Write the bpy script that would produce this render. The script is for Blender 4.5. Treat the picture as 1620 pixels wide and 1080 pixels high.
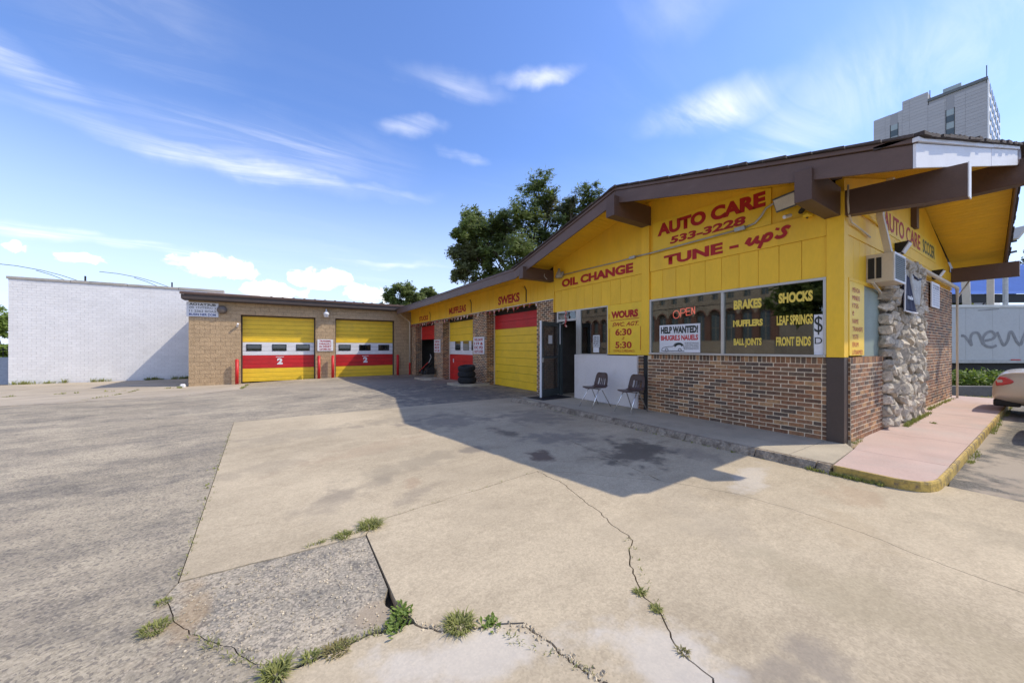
import bpy, bmesh, math, random
from mathutils import Vector, Matrix, noise
random.seed(7)
R = math.radians
for o in list(bpy.data.objects): bpy.data.objects.remove(o)
S = bpy.context.scene
C = S.collection
# ------------------------------------------------------------------ camera, sky, sun, exposure
cam_d = bpy.data.cameras.new('camera'); cam = bpy.data.objects.new('camera', cam_d); C.objects.link(cam); S.camera = cam
YAW = math.atan(361/565)
cam.location = (0, 0, 1.5); cam.rotation_euler = (R(90), 0, -YAW)
cam_d.sensor_width = 36; cam_d.lens = 36*565/1620; cam_d.shift_y = 10/1620; cam_d.clip_start = .05; cam_d.clip_end = 3000
S.view_settings.view_transform = 'Standard'; S.view_settings.look = 'None'; S.view_settings.gamma = 1
S.view_settings.use_curve_mapping = False; S.view_settings.exposure = .92
SUNV = Vector((2.93, -1.55, 3.78)).normalized()
SEL = math.asin(SUNV.z); SAZ = math.atan2(SUNV.x, SUNV.y)
sd = bpy.data.lights.new('sun', 'SUN'); sd.energy = 2.35; sd.angle = R(.53); sd.color = (1, .90, .73)
so = bpy.data.objects.new('sun', sd); C.objects.link(so); so.rotation_euler = SUNV.to_track_quat('Z', 'Y').to_euler(); so.location = (20, -10, 40)

W = bpy.data.worlds.new('World'); S.world = W; W.use_nodes = True
nt = W.node_tree; nt.nodes.clear()
class NB:
    def __init__(s, t): s.t = t
    def n(s, ty, **k):
        x = s.t.nodes.new(ty)
        for a, b in k.items(): setattr(x, a, b)
        return x
    def l(s, a, b): s.t.links.new(a, b)
    def put(s, inp, v):
        if isinstance(v, (int, float)): inp.default_value = v
        elif isinstance(v, (tuple, list)): inp.default_value = tuple(v) + ((1,) if len(v) == 3 and len(inp.default_value) == 4 else ())
        else: s.l(v, inp)
    def m(s, op, a, b=None, c=None, clamp=False):
        x = s.n('ShaderNodeMath', operation=op, use_clamp=clamp)
        for i, v in enumerate((a, b, c)):
            if v is not None: s.put(x.inputs[i], v)
        return x.outputs[0]
    def mix(s, f, a, b, bt='MIX'):
        x = s.n('ShaderNodeMix', data_type='RGBA', blend_type=bt)
        s.put(x.inputs[0], f); s.put(x.inputs[6], a); s.put(x.inputs[7], b)
        return x.outputs[2]
    def noise(s, vec, scale, detail=3, rough=.55, lac=2, dist=0):
        x = s.n('ShaderNodeTexNoise'); s.l(vec, x.inputs['Vector'])
        x.inputs['Scale'].default_value = scale; x.inputs['Detail'].default_value = detail
        x.inputs['Roughness'].default_value = rough; x.inputs['Distortion'].default_value = dist
        return x.outputs[0]
    def mapr(s, v, a, b, c=0, d=1, smooth=False):
        x = s.n('ShaderNodeMapRange', interpolation_type='SMOOTHSTEP' if smooth else 'LINEAR'); s.put(x.inputs[0], v)
        for i, q in enumerate((a, b, c, d)): x.inputs[i+1].default_value = q
        return x.outputs[0]
    def mapping(s, vec, sc=(1, 1, 1), rot=(0, 0, 0), loc=(0, 0, 0)):
        x = s.n('ShaderNodeMapping'); s.l(vec, x.inputs[0])
        x.inputs['Scale'].default_value = sc; x.inputs['Rotation'].default_value = rot; x.inputs['Location'].default_value = loc
        return x.outputs[0]
w = NB(nt)
sky = w.n('ShaderNodeTexSky', sky_type='NISHITA', sun_disc=False)
sky.sun_elevation = SEL; sky.sun_rotation = SAZ; sky.altitude = 100; sky.air_density = 1.1; sky.dust_density = .55; sky.ozone_density = 3.2
tc = w.n('ShaderNodeTexCoord'); sep = w.n('ShaderNodeSeparateXYZ'); w.l(tc.outputs['Generated'], sep.inputs[0])
X_, Y_, Z_ = sep.outputs
az = w.m('ARCTAN2', X_, Y_); el = w.m('ARCSINE', Z_)
zz = w.m('MAXIMUM', Z_, .03)
cmb = w.n('ShaderNodeCombineXYZ'); w.l(w.m('DIVIDE', X_, zz), cmb.inputs[0]); w.l(w.m('DIVIDE', Y_, zz), cmb.inputs[1])
ae0 = w.n('ShaderNodeCombineXYZ'); w.l(az, ae0.inputs[0]); w.l(el, ae0.inputs[1])
wr = w.n('ShaderNodeTexNoise'); w.l(ae0.outputs[0], wr.inputs['Vector']); wr.inputs['Scale'].default_value = 9; wr.inputs['Detail'].default_value = 4
wv = w.n('ShaderNodeVectorMath', operation='MULTIPLY_ADD'); w.l(wr.outputs['Color'], wv.inputs[0]); wv.inputs[1].default_value = (.16, .055, 0); wv.inputs[2].default_value = (-.08, -.0275, 0)
ae = w.n('ShaderNodeVectorMath', operation='ADD'); w.l(ae0.outputs[0], ae.inputs[0]); w.l(wv.outputs[0], ae.inputs[1])
def blob(a, e, ra, re, rot=0):
    # soft elongated patch of sky round azimuth a, elevation e (degrees)
    mp = w.n('ShaderNodeMapping', vector_type='TEXTURE'); w.l(ae.outputs[0], mp.inputs[0])
    mp.inputs['Location'].default_value = (R(a), R(e), 0); mp.inputs['Rotation'].default_value = (0, 0, R(rot)); mp.inputs['Scale'].default_value = (R(ra), R(re), 1)
    g = w.n('ShaderNodeVectorMath', operation='LENGTH'); w.l(mp.outputs[0], g.inputs[0])
    return w.mapr(g.outputs['Value'], 0, 1, 1, 0, True)
# cirrus: thin, stretched wisps, plus broad unseen veils added to lift the shade
wisp = w.noise(w.mapping(cmb.outputs[0], (.55, 1.9, 1), (0, 0, R(38))), 1.3, 7, .62, dist=.9)
wisp = w.mapr(wisp, .42, .85, 0, 1)
veil = w.noise(w.mapping(cmb.outputs[0], (.5, .9, 1), (0, 0, R(30))), .8, 4, .5)
veil = w.mapr(veil, .45, .8, 0, .45)
acc = None
for q in ((-3, 22.2, 27, 1.9, 0, 1.25), (-2, 25, 24, 5, 5, .55), (-24, 25.5, 12, 2.2, -14, .9), (17, 30.8, 7, 1.7, 4, 1.1), (25.5, 28, 5, 1.1, -8, .8), (36.6, 37, 8, 1.5, 3, 1.2),
          (63, 30, 14, 3.4, -4, 1.15), (74, 27, 16, 7, 10, .8), (86, 28, 20, 9, 0, .7), (-17, 11.2, 17, 1.0, 0, 1.0), (14, 12.5, 12, .8, 0, .6), (24, 36, 12, 2, -6, .7), (-15, 33, 14, 9, 0, .35), (60, 42, 14, 5, 0, .45), (128, 45, 50, 34, 0, 1.9), (150, 72, 160, 26, 0, 1.6), (-110, 34, 66, 38, 10, 2.0), (200, 30, 60, 30, -8, 1.9)):
    b = w.m('MULTIPLY', blob(*q[:5]), q[5]); acc = b if acc is None else w.m('MAXIMUM', acc, b)
cir = w.m('MULTIPLY', w.m('ADD', w.m('MULTIPLY', wisp, 1.25), .16), acc)
cir = w.m('MULTIPLY', w.m('ADD', cir, w.m('MULTIPLY', wisp, w.m('MULTIPLY', veil, .55))), .95, clamp=True)
# cumulus low over the horizon
cn = w.noise(ae.outputs[0], 26, 6, .6)
cacc = None
for q in ((-7, 9.8, 7.5, 3.0), (-1, 7.5, 7, 2.6), (4, 9.7, 6, 3.0), (10, 8, 9, 2.6), (18, 6.5, 9, 2.4), (-21.3, 9.8, 2.6, 1.2), (-16.9, 8.9, 2.5, 1.0), (-30, 5, 6, 2), (125, 7, 12, 4), (-75, 7, 12, 4), (180, 8, 14, 5)):
    b = blob(*q); cacc = b if cacc is None else w.m('MAXIMUM', cacc, b)
cum = w.mapr(w.m('ADD', w.m('MULTIPLY', cacc, .9), w.m('MULTIPLY', w.m('SUBTRACT', cn, .5), 1.5)), .36, .62, 0, .93, True)
hz = w.mapr(Z_, 0, .50, .72, 0, True)
cloud = w.m('MAXIMUM', w.m('MAXIMUM', w.m('MULTIPLY', cir, .60), cum), 0)
skyc = w.mix(1, sky.outputs[0], (.78, .90, 1.2), 'MULTIPLY')
c1 = w.mix(hz, skyc, (4.6, 5.25, 6.5))
c2 = w.mix(cloud, c1, (7.9, 7.7, 7.4))
bg = w.n('ShaderNodeBackground'); w.l(c2, bg.inputs[0]); bg.inputs[1].default_value = .112
out = w.n('ShaderNodeOutputWorld'); w.l(bg.outputs[0], out.inputs[0])

# ------------------------------------------------------------------ helpers
def tag(o, label=None, cat=None, group=None, kind=None):
    if label: o['label'] = label
    if cat: o['category'] = cat
    if group: o['group'] = group
    if kind: o['kind'] = kind
    return o
def thing(name, loc, label, cat, group=None):
    o = bpy.data.objects.new(name, None); C.objects.link(o); o.location = loc; o.empty_display_size = .2
    return tag(o, label, cat, group)
def worg(o):
    v = Vector((0, 0, 0))
    while o is not None: v += o.location; o = o.parent
    return v
class MB:
    def __init__(s): s.v = []; s.f = []
    def add(s, vs, fs):
        k = len(s.v); s.v += [tuple(p) for p in vs]; s.f += [tuple(i+k for i in f) for f in fs]; return s
    def box(s, x0, x1, y0, y1, z0, z1):
        return s.add([(x0,y0,z0),(x1,y0,z0),(x1,y1,z0),(x0,y1,z0),(x0,y0,z1),(x1,y0,z1),(x1,y1,z1),(x0,y1,z1)],
                     [(0,3,2,1),(4,5,6,7),(0,1,5,4),(1,2,6,5),(2,3,7,6),(3,0,4,7)])
    def hexa(s, a):   # 8 corners: bottom ring 4, top ring 4
        return s.add(a, [(0,3,2,1),(4,5,6,7),(0,1,5,4),(1,2,6,5),(2,3,7,6),(3,0,4,7)])
    def obox(s, c, ax, ay, az_, hx, hy, hz_):
        c = Vector(c); ax, ay, az_ = Vector(ax), Vector(ay), Vector(az_)
        return s.hexa([c+ax*(hx*i)+ay*(hy*j)+az_*(hz_*k) for k, i, j in ((-1,-1,-1),(-1,1,-1),(-1,1,1),(-1,-1,1),(1,-1,-1),(1,1,-1),(1,1,1),(1,-1,1))])
    def bar(s, p, q, wd, h, up=(0, 0, 1)):
        p, q = Vector(p), Vector(q); d = (q-p); L = d.length; d.normalize(); u = Vector(up)
        if abs(d.dot(u)) > .98: u = Vector((1, 0, 0))
        r = d.cross(u).normalized(); u = r.cross(d).normalized()
        return s.obox((p+q)/2, d, r, u, L/2, wd/2, h/2)
    def tube(s, pts, r, n=8, cap=True):
        pts = [Vector(p) for p in pts]; rs = r if isinstance(r, (list, tuple)) else [r]*len(pts)
        k = len(s.v); prev = None
        for i, p in enumerate(pts):
            d = (pts[min(i+1, len(pts)-1)]-pts[max(i-1, 0)]).normalized()
            if prev is None: a = d.orthogonal().normalized()
            else: a = (prev-d*prev.dot(d)).normalized()
            prev = a; b = d.cross(a)
            for j in range(n):
                t = 2*math.pi*j/n; s.v.append(tuple(p+(a*math.cos(t)+b*math.sin(t))*rs[i]))
        for i in range(len(pts)-1):
            for j in range(n): s.f.append((k+i*n+j, k+i*n+(j+1) % n, k+(i+1)*n+(j+1) % n, k+(i+1)*n+j))
        if cap: s.f.append(tuple(k+j for j in reversed(range(n)))); s.f.append(tuple(k+(len(pts)-1)*n+j for j in range(n)))
        return s
    def prism(s, poly, axis, a, b):
        # poly of 2d points extruded along axis ('x','y','z') from a to b
        n = len(poly)
        def P(p, t): return {'x': (t, p[0], p[1]), 'y': (p[0], t, p[1]), 'z': (p[0], p[1], t)}[axis]
        return s.add([P(p, a) for p in poly]+[P(p, b) for p in poly],
                     [tuple(reversed(range(n))), tuple(range(n, 2*n))]+[(i, (i+1) % n, n+(i+1) % n, n+i) for i in range(n)])
    def lathe(s, prof, c=(0, 0, 0), n=24, axis='z'):
        k = len(s.v)
        for r, z in prof:
            for j in range(n):
                t = 2*math.pi*j/n; a, b = r*math.cos(t), r*math.sin(t)
                p = {'z': (a, b, z), 'y': (a, z, b), 'x': (z, a, b)}[axis]
                s.v.append((c[0]+p[0], c[1]+p[1], c[2]+p[2]))
        for i in range(len(prof)-1):
            for j in range(n): s.f.append((k+i*n+j, k+i*n+(j+1) % n, k+(i+1)*n+(j+1) % n, k+(i+1)*n+j))
        return s
    def mesh(s, name, org=(0, 0, 0), smooth=False, fix=True):
        me = bpy.data.meshes.new(name); ox, oy, oz = org
        me.from_pydata([(x-ox, y-oy, z-oz) for x, y, z in s.v], [], s.f)
        if fix:
            bm = bmesh.new(); bm.from_mesh(me); bmesh.ops.recalc_face_normals(bm, faces=bm.faces); bm.to_mesh(me); bm.free()
        if smooth:
            for p in me.polygons: p.use_smooth = True
        return me
    def build(s, name, mat, parent=None, smooth=False, bevel=0, fix=True, label=None, kind=None):
        if parent is not None: org = worg(parent)
        else:
            xs, ys, zs = zip(*s.v); org = Vector(((min(xs)+max(xs))/2, (min(ys)+max(ys))/2, min(zs)))
        me = s.mesh(name, org, smooth, fix); me.materials.append(mat)
        o = bpy.data.objects.new(name, me); C.objects.link(o)
        if parent is not None: o.parent = parent
        else: o.location = org
        if bevel:
            b = o.modifiers.new('b', 'BEVEL'); b.width = bevel; b.segments = 2; b.limit_method = 'ANGLE'
        if label: o['label'] = label
        if kind: o['kind'] = kind
        return o
def inst(name, me, loc, parent, rot=(0, 0, 0), scale=(1, 1, 1)):
    o = bpy.data.objects.new(name, me); C.objects.link(o)
    if parent is not None: o.parent = parent; loc = Vector(loc)-worg(parent)
    o.location = loc; o.rotation_euler = rot; o.scale = scale
    return o
def dup(root, loc, rotz=None, label=None):
    r = root.copy(); C.objects.link(r); r.location = loc
    if rotz is not None: r.rotation_euler = (0, 0, rotz)
    if label: r['label'] = label
    for ch in list(root.children):
        c = ch.copy(); C.objects.link(c); c.parent = r
        for g in ch.children:
            d = g.copy(); C.objects.link(d); d.parent = c
    return r

# ------------------------------------------------------------------ materials
def new_mat(name):
    m = bpy.data.materials.new(name); m.use_nodes = True
    t = m.node_tree; p = t.nodes['Principled BSDF']
    return m, NB(t), p
def mat(name, col, rough=.7, var=.12, vs=3, fine=.06, fs=60, bump=.1, bs=80, metal=0, spec=.4, dirt=None, ds=1.2, dth=(.55, .75), damt=.6, isl=0, coat=0, stretch=(1, 1, 1), bd=.01):
    m, b, p = new_mat(name)
    co = b.n('ShaderNodeTexCoord').outputs['Object']
    oi = b.n('ShaderNodeObjectInfo')
    off = b.n('ShaderNodeVectorMath', operation='ADD'); b.l(co, off.inputs[0]); b.l(b.mapping(co, (0, 0, 0)), off.inputs[1])
    vm = b.n('ShaderNodeVectorMath', operation='SCALE'); vm.inputs[0].default_value = (13, 7, 5); b.l(oi.outputs['Random'], vm.inputs[3])
    b.l(vm.outputs[0], off.inputs[1]); v = b.mapping(off.outputs[0], stretch)
    n1 = b.mapr(b.noise(v, vs, 4), .3, .7, 1-var, 1+var)
    n2 = b.mapr(b.noise(v, fs, 2), .3, .7, 1-fine, 1+fine)
    f = b.m('MULTIPLY', n1, n2)
    if isl:
        g = b.n('ShaderNodeNewGeometry'); r = b.m('FRACT', b.m('ADD', g.outputs['Random Per Island'], oi.outputs['Random']))
        f = b.m('MULTIPLY', f, b.mapr(r, 0, 1, 1-isl, 1+isl))
    c = b.n('ShaderNodeVectorMath', operation='SCALE'); c.inputs[0].default_value = col; b.l(f, c.inputs[3]); c = c.outputs[0]
    if dirt:
        dm = b.mapr(b.noise(v, ds, 6, .65), dth[0], dth[1], 0, damt)
        c = b.mix(dm, c, dirt)
    b.l(c, p.inputs['Base Color'])
    p.inputs['Roughness'].default_value = rough; p.inputs['Metallic'].default_value = metal
    p.inputs['Specular IOR Level'].default_value = spec
    if coat: p.inputs['Coat Weight'].default_value = coat; p.inputs['Coat Roughness'].default_value = .08
    if bump:
        bp = b.n('ShaderNodeBump'); bp.inputs['Strength'].default_value = bump; bp.inputs['Distance'].default_value = bd
        b.l(b.noise(v, bs, 4), bp.inputs['Height']); b.l(bp.outputs[0], p.inputs['Normal'])
    return m
YEL = mat('yellow_paint', (.90, .55, .035), .55, .06, 2.5, .03, 30, .08, 50, dirt=(.55, .33, .07), ds=1.3, dth=(.5, .8), damt=.3, stretch=(1, 1, .35))
YEL2 = mat('yellow_sign_paint', (.88, .575, .035), .45, .06, 2, .03, 40, .05, 60, dirt=(.42, .28, .08), ds=1.7, dth=(.55, .8), damt=.4)
BRN = mat('brown_paint', (.11, .066, .05), .5, .1, 3, .05, 50, .08, 70, dirt=(.2, .15, .13), ds=2.5, dth=(.6, .85), damt=.4)
BRN2 = mat('brown_post_paint', (.075, .055, .045), .5, .1, 3, .05, 50, .06, 70)
FASC = mat('fascia_paint', (.135, .085, .068), .5, .12, 1.5, .06, 40, .1, 60, dirt=(.22, .17, .15), ds=2, dth=(.55, .85), damt=.45, stretch=(1, 1, 3))
WHT = mat('white_paint', (.74, .74, .76), .5, .06, 3, .03, 30, .06, 50, dirt=(.45, .42, .38), ds=2, dth=(.6, .85), damt=.4)
PANEL = mat('white_panel_paint', (.72, .68, .66), .6, .05, 2, .03, 30, .05, 40, dirt=(.48, .40, .30), ds=2.2, dth=(.55, .8), damt=.4)
RED = mat('red_paint', (.56, .018, .02), .45, .12, 2, .04, 40, .06, 60, dirt=(.30, .05, .04), ds=1.7, dth=(.5, .8), damt=.5)
REDL = mat('red_lettering', (.42, .014, .012), .55, .1, 6, .06, 60, 0)
YELL = mat('yellow_lettering', (.80, .60, .10), .5, .1, 6, .08, 40, 0)
DKL = mat('dark_lettering', (.03, .035, .03), .6, .1, 6, .05, 40, 0)
GRNL = mat('green_lettering', (.12, .14, .06), .6, .1, 6, .05, 40, 0)
GRYL = mat('grey_spray', (.26, .26, .255), .6, .2, 3, .1, 20, 0)
BLUL = mat('blue_lettering', (.06, .09, .25), .6, .1, 6, .05, 40, 0)
ALU = mat('aluminium', (.55, .53, .49), .38, .08, 4, .04, 40, .05, 60, metal=.6)
ALUD = mat('dark_aluminium', (.085, .10, .10), .45, .08, 4, .04, 40, .05, 60, metal=.3)
GALV = mat('galvanised', (.42, .42, .40), .5, .12, 8, .05, 60, .08, 60, metal=.5)
CHROME = mat('chrome_tube', (.75, .74, .72), .22, .05, 6, .03, 40, .03, 50, metal=.9)
CHAIR = mat('brown_plastic', (.085, .052, .042), .38, .06, 4, .05, 60, .1, 160)
RUB = mat('rubber', (.022, .023, .026), .75, .15, 5, .1, 60, .2, 120)
BLK = mat('black', (.018, .018, .018), .6, .1, 4, .05, 40, .05, 60)
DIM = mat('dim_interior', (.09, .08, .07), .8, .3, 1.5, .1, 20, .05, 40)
SOIL = mat('joint_soil', (.085, .066, .045), .95, .3, 4, .2, 50, .6, 60)
CREAM = mat('cream_metal', (.60, .53, .42), .5, .06, 3, .04, 40, .05, 50, dirt=(.35, .27, .18), ds=3, dth=(.55, .85), damt=.4)
TEAL = mat('grey_green_panel', (.24, .29, .25), .6, .1, 2, .05, 40, .05, 60)
MORT = mat('mortar', (.78, .65, .47), .9, .15, 4, .12, 60, .5, 120)
MORTG = mat('grey_mortar', (.14, .12, .10), .95, .2, 4, .12, 60, .6, 80)
BLKM = mat('tan_mortar', (.27, .19, .115), .95, .12, 4, .1, 60, .5, 80)
CMU = mat('tan_block', (.47, .335, .20), .9, .08, 3, .14, 18, 1.0, 22, isl=.06, bd=.03)
WBR = mat('white_brick', (.77, .76, .755), .6, .04, 1.2, .03, 30, .2, 60, isl=.03, dirt=(.62, .60, .57), ds=1.5, dth=(.62, .85), damt=.35)
STONE = mat('rubble_stone', (.66, .58, .46), .9, .25, 5, .16, 30, .9, 24, isl=.3, bd=.03, dirt=(.16, .13, .11), ds=6, dth=(.5, .7), damt=.6)
PINK = mat('pink_concrete', (.47, .345, .30), .85, .1, 1.5, .07, 60, .25, 120, dirt=(.40, .36, .33), ds=1.4, dth=(.45, .7), damt=.55)
WALK = mat('walk_concrete', (.42, .365, .275), .9, .13, 1.4, .08, 70, .3, 120, dirt=(.22, .19, .16), ds=1.6, dth=(.5, .75), damt=.5)
KERB = mat('rough_kerb', (.34, .28, .21), .95, .3, 5, .2, 40, 1.0, 30, bd=.03, dirt=(.13, .10, .07), ds=7, dth=(.45, .65), damt=.8)
KYEL = mat('yellow_kerb', (.46, .32, .08), .7, .2, 5, .15, 40, .5, 40, dirt=(.16, .12, .08), ds=7, dth=(.47, .60), damt=.9)
SHIN = mat('shingle', (.075, .06, .055), .9, .25, 6, .2, 60, .7, 90, isl=.25)
LEAFM = None
def brick_mat(name, dark=1.0):
    m, b, p = new_mat(name)
    g = b.n('ShaderNodeNewGeometry'); oi = b.n('ShaderNodeObjectInfo')
    r = b.m('FRACT', b.m('ADD', g.outputs['Random Per Island'], b.m('MULTIPLY', oi.outputs['Random'], 1)))
    cr = b.n('ShaderNodeValToRGB'); e = cr.color_ramp; e.interpolation = 'CONSTANT'
    cols = [(.09, .062, .045), (.18, .085, .042), (.11, .062, .038), (.25, .125, .06), (.12, .08, .052), (.20, .10, .052), (.15, .085, .048), (.32, .18, .085), (.17, .08, .042), (.27, .13, .06)]
    e.elements[0].color = (*[c*dark for c in cols[0]], 1)
    for i, c in enumerate(cols[1:]):
        x = e.elements.new((i+1)/len(cols)); x.color = (*[q*dark for q in c], 1)
    e.elements[1].color = (*[q*dark for q in cols[1]], 1); e.elements[-1].color = (.22, .11, .055, 1); e.elements[-1].position = .96
    b.l(r, cr.inputs[0])
    co = b.n('ShaderNodeTexCoord').outputs['Object']
    off = b.n('ShaderNodeVectorMath', operation='ADD'); b.l(co, off.inputs[0])
    vm = b.n('ShaderNodeVectorMath', operation='SCALE'); vm.inputs[0].default_value = (13, 7, 5); b.l(oi.outputs['Random'], vm.inputs[3]); b.l(vm.outputs[0], off.inputs[1])
    v = off.outputs[0]
    n1 = b.mapr(b.noise(v, 22, 4, .7), .3, .7, .65, 1.4)
    c = b.n('ShaderNodeVectorMath', operation='SCALE'); b.l(cr.outputs[0], c.inputs[0]); b.l(n1, c.inputs[3])
    sm = b.mapr(b.noise(v, 9, 5, .7), .62, .75, 0, .5)
    c2 = b.mix(sm, c.outputs[0], (.36, .26, .18))
    b.l(c2, p.inputs['Base Color']); p.inputs['Roughness'].default_value = .85
    bp = b.n('ShaderNodeBump'); bp.inputs['Strength'].default_value = .6; bp.inputs['Distance'].default_value = .006; b.l(b.noise(v, 90, 3), bp.inputs['Height']); b.l(bp.outputs[0], p.inputs['Normal'])
    return m
BRICK = brick_mat('brick_face', 1.3)
def ground_mat(name, light, dark, patch_sc, lo, hi, grain, stains=(), streak=(1, 1, 1), tint=None, bump=.5, peb=0):
    m, b, p = new_mat(name)
    co = b.n('ShaderNodeTexCoord').outputs['Object']
    v = b.mapping(co, streak, (0, 0, R(-8)))
    a = b.noise(v, patch_sc, 8, .68)
    a2 = b.noise(v, patch_sc*5, 5, .6)
    a3 = b.noise(v, patch_sc*26, 3, .6)
    k = b.mapr(b.m('ADD', b.m('MULTIPLY', a, .55), b.m('ADD', b.m('MULTIPLY', a2, .25), b.m('MULTIPLY', a3, .20))), lo, hi, 0, 1)
    c = b.mix(k, light, dark)
    big = b.mapr(b.noise(co, .35, 3), .35, .65, .88, 1.1)
    # aggregate grain
    vor = b.n('ShaderNodeTexVoronoi'); b.l(co, vor.inputs['Vector']); vor.inputs['Scale'].default_value = 95
    vr = b.n('ShaderNodeSeparateColor'); b.l(vor.outputs['Color'], vr.inputs[0])
    gr = b.mapr(vr.outputs[0], 0, 1, 1-grain, 1+grain)
    f = b.m('MULTIPLY', b.m('MULTIPLY', big, gr), b.mapr(b.noise(co, 24, 5, .7), .3, .7, .94, 1.06))
    # sparse dark specks (gum, oil drips)
    v2 = b.n('ShaderNodeTexVoronoi'); b.l(co, v2.inputs['Vector']); v2.inputs['Scale'].default_value = 1.35
    sc = b.n('ShaderNodeSeparateColor'); b.l(v2.outputs['Color'], sc.inputs[0])
    sp = b.m('MULTIPLY', b.m('LESS_THAN', v2.outputs['Distance'], .022), b.m('GREATER_THAN', sc.outputs[1], .35))
    s1 = b.n('ShaderNodeVectorMath', operation='SCALE'); b.l(c, s1.inputs[0]); b.l(f, s1.inputs[3]); c = s1.outputs[0]
    if tint:
        c = b.mix(b.mapr(b.noise(co, .8, 4, .6), .5, .72, 0, .55), c, tint)
    if peb:
        v3 = b.n('ShaderNodeTexVoronoi'); b.l(co, v3.inputs['Vector']); v3.inputs['Scale'].default_value = 62
        s3 = b.n('ShaderNodeSeparateColor'); b.l(v3.outputs['Color'], s3.inputs[0])
        pk = b.m('MULTIPLY', b.m('LESS_THAN', v3.outputs['Distance'], .42), b.m('GREATER_THAN', b.m('ADD', s3.outputs[0], b.mapr(b.noise(v, patch_sc*1.7, 5, .7), .35, .65, -.35, .35)), .62))
        c = b.mix(b.m('MULTIPLY', pk, peb), c, (.56, .47, .37))
        dk2 = b.m('LESS_THAN', s3.outputs[2], .18); c = b.mix(b.m('MULTIPLY', dk2, .55), c, (.11, .10, .095))
    jit = b.noise(co, 3.5, 4, .6)
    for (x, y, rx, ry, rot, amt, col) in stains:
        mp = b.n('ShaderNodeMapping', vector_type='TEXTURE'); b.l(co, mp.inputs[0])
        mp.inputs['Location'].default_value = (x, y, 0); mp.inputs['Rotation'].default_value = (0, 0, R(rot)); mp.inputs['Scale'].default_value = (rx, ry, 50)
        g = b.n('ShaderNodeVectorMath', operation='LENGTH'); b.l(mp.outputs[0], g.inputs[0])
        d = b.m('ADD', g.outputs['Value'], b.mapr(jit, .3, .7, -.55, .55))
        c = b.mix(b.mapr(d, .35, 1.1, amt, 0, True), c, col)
    c = b.mix(b.m('MULTIPLY', sp, .85), c, (.03, .027, .024))
    b.l(c, p.inputs['Base Color']); p.inputs['Roughness'].default_value = .9; p.inputs['Specular IOR Level'].default_value = .25
    bp = b.n('ShaderNodeBump'); bp.inputs['Strength'].default_value = bump; bp.inputs['Distance'].default_value = .006
    b.l(b.noise(co, 260, 3), bp.inputs['Height']); b.l(bp.outputs[0], p.inputs['Normal'])
    return m
oil = (.05, .043, .04); oilb = (.14, .125, .115); brn = (.30, .19, .12); pale = (.56, .53, .49)
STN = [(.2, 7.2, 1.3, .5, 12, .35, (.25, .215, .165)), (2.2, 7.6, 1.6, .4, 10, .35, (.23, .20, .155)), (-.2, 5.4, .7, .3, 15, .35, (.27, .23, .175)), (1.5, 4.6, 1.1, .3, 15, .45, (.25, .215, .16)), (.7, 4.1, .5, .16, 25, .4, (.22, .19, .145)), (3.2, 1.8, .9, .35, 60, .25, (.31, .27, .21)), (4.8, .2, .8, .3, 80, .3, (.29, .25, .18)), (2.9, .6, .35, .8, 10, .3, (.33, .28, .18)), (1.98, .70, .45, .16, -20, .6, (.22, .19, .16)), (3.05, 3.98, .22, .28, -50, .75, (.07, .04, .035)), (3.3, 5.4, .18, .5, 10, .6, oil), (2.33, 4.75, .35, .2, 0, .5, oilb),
       (4.3, 3.4, .9, .55, 20, .72, oil), (3.9, 4.6, .8, .45, -20, .55, oilb), (4.6, 6.3, .9, .9, 0, .5, oilb), (2.9, 6.9, 1.0, .8, 0, .5, oilb), (4.9, 2.9, .3, .6, 0, .35, oilb),
       (4.55, 2.0, .6, .2, 12, .35, pale), (.75, 1.55, .55, .22, -15, .5, pale), (1.55, .95, .28, .5, 0, .5, pale), (1.2, 3.95, .28, .1, 60, .3, brn), (1.0, 5.6, 1.1, .35, 20, .35, (.34, .25, .17)),
       (.4, 3.9, .5, .25, 30, .35, (.20, .17, .14)), (1.1, 3.6, .35, .16, 25, .35, (.20, .17, .14)), (2.1, 1.2, .35, .3, 0, .0, oil), (4.9, 1.2, .5, .25, 0, .4, (.36, .25, .16)), (4.0, 1.0, .5, .3, 30, .25, (.33, .25, .15))]
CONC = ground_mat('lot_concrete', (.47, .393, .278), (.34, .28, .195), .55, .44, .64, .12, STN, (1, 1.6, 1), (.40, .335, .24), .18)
ASPH = ground_mat('worn_asphalt', (.42, .36, .265), (.19, .17, .14), .85, .43, .60, .2,
    [(4.6, 11, 2.6, 3.2, 0, .68, (.10, .095, .09)), (4.6, 15.5, 3, 3.4, 0, .68, (.10, .095, .09)), (5.2, 19.5, 2.8, 3.5, 0, .6, (.12, .11, .105)), (-.35, 2.7, .3, .35, 0, .4, (.34, .22, .11)), (0, 17.5, 9, 3, 0, .35, (.36, .31, .25))],
    (.8, 1.35, 1), (.35, .295, .22), .6, .28)
ASPD = ground_mat('patch_asphalt', (.43, .37, .28), (.18, .168, .145), 1.8, .42, .60, .26, [(.42, 2.12, .14, .1, 20, .8, (.36, .29, .21)), (-.45, 2.75, .12, .35, 0, .45, (.36, .24, .12))], (1, 1, 1), None, .6, .5)
ASPR = ground_mat('side_asphalt', (.20, .185, .16), (.11, .105, .098), 2.5, .42, .6, .34, [(7.6, .35, 1.6, .42, 0, .9, (.40, .34, .27)), (6.6, .1, .5, .5, 0, .6, (.36, .30, .23)), (11, .75, 4, .16, 0, .85, (.38, .32, .25))], (1, 1, 1), None, .9)
APRN = ground_mat('apron_concrete', (.44, .375, .29), (.30, .26, .21), .7, .45, .66, .08, [], (.7, 2.2, 1), (.38, .32, .24))
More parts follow.
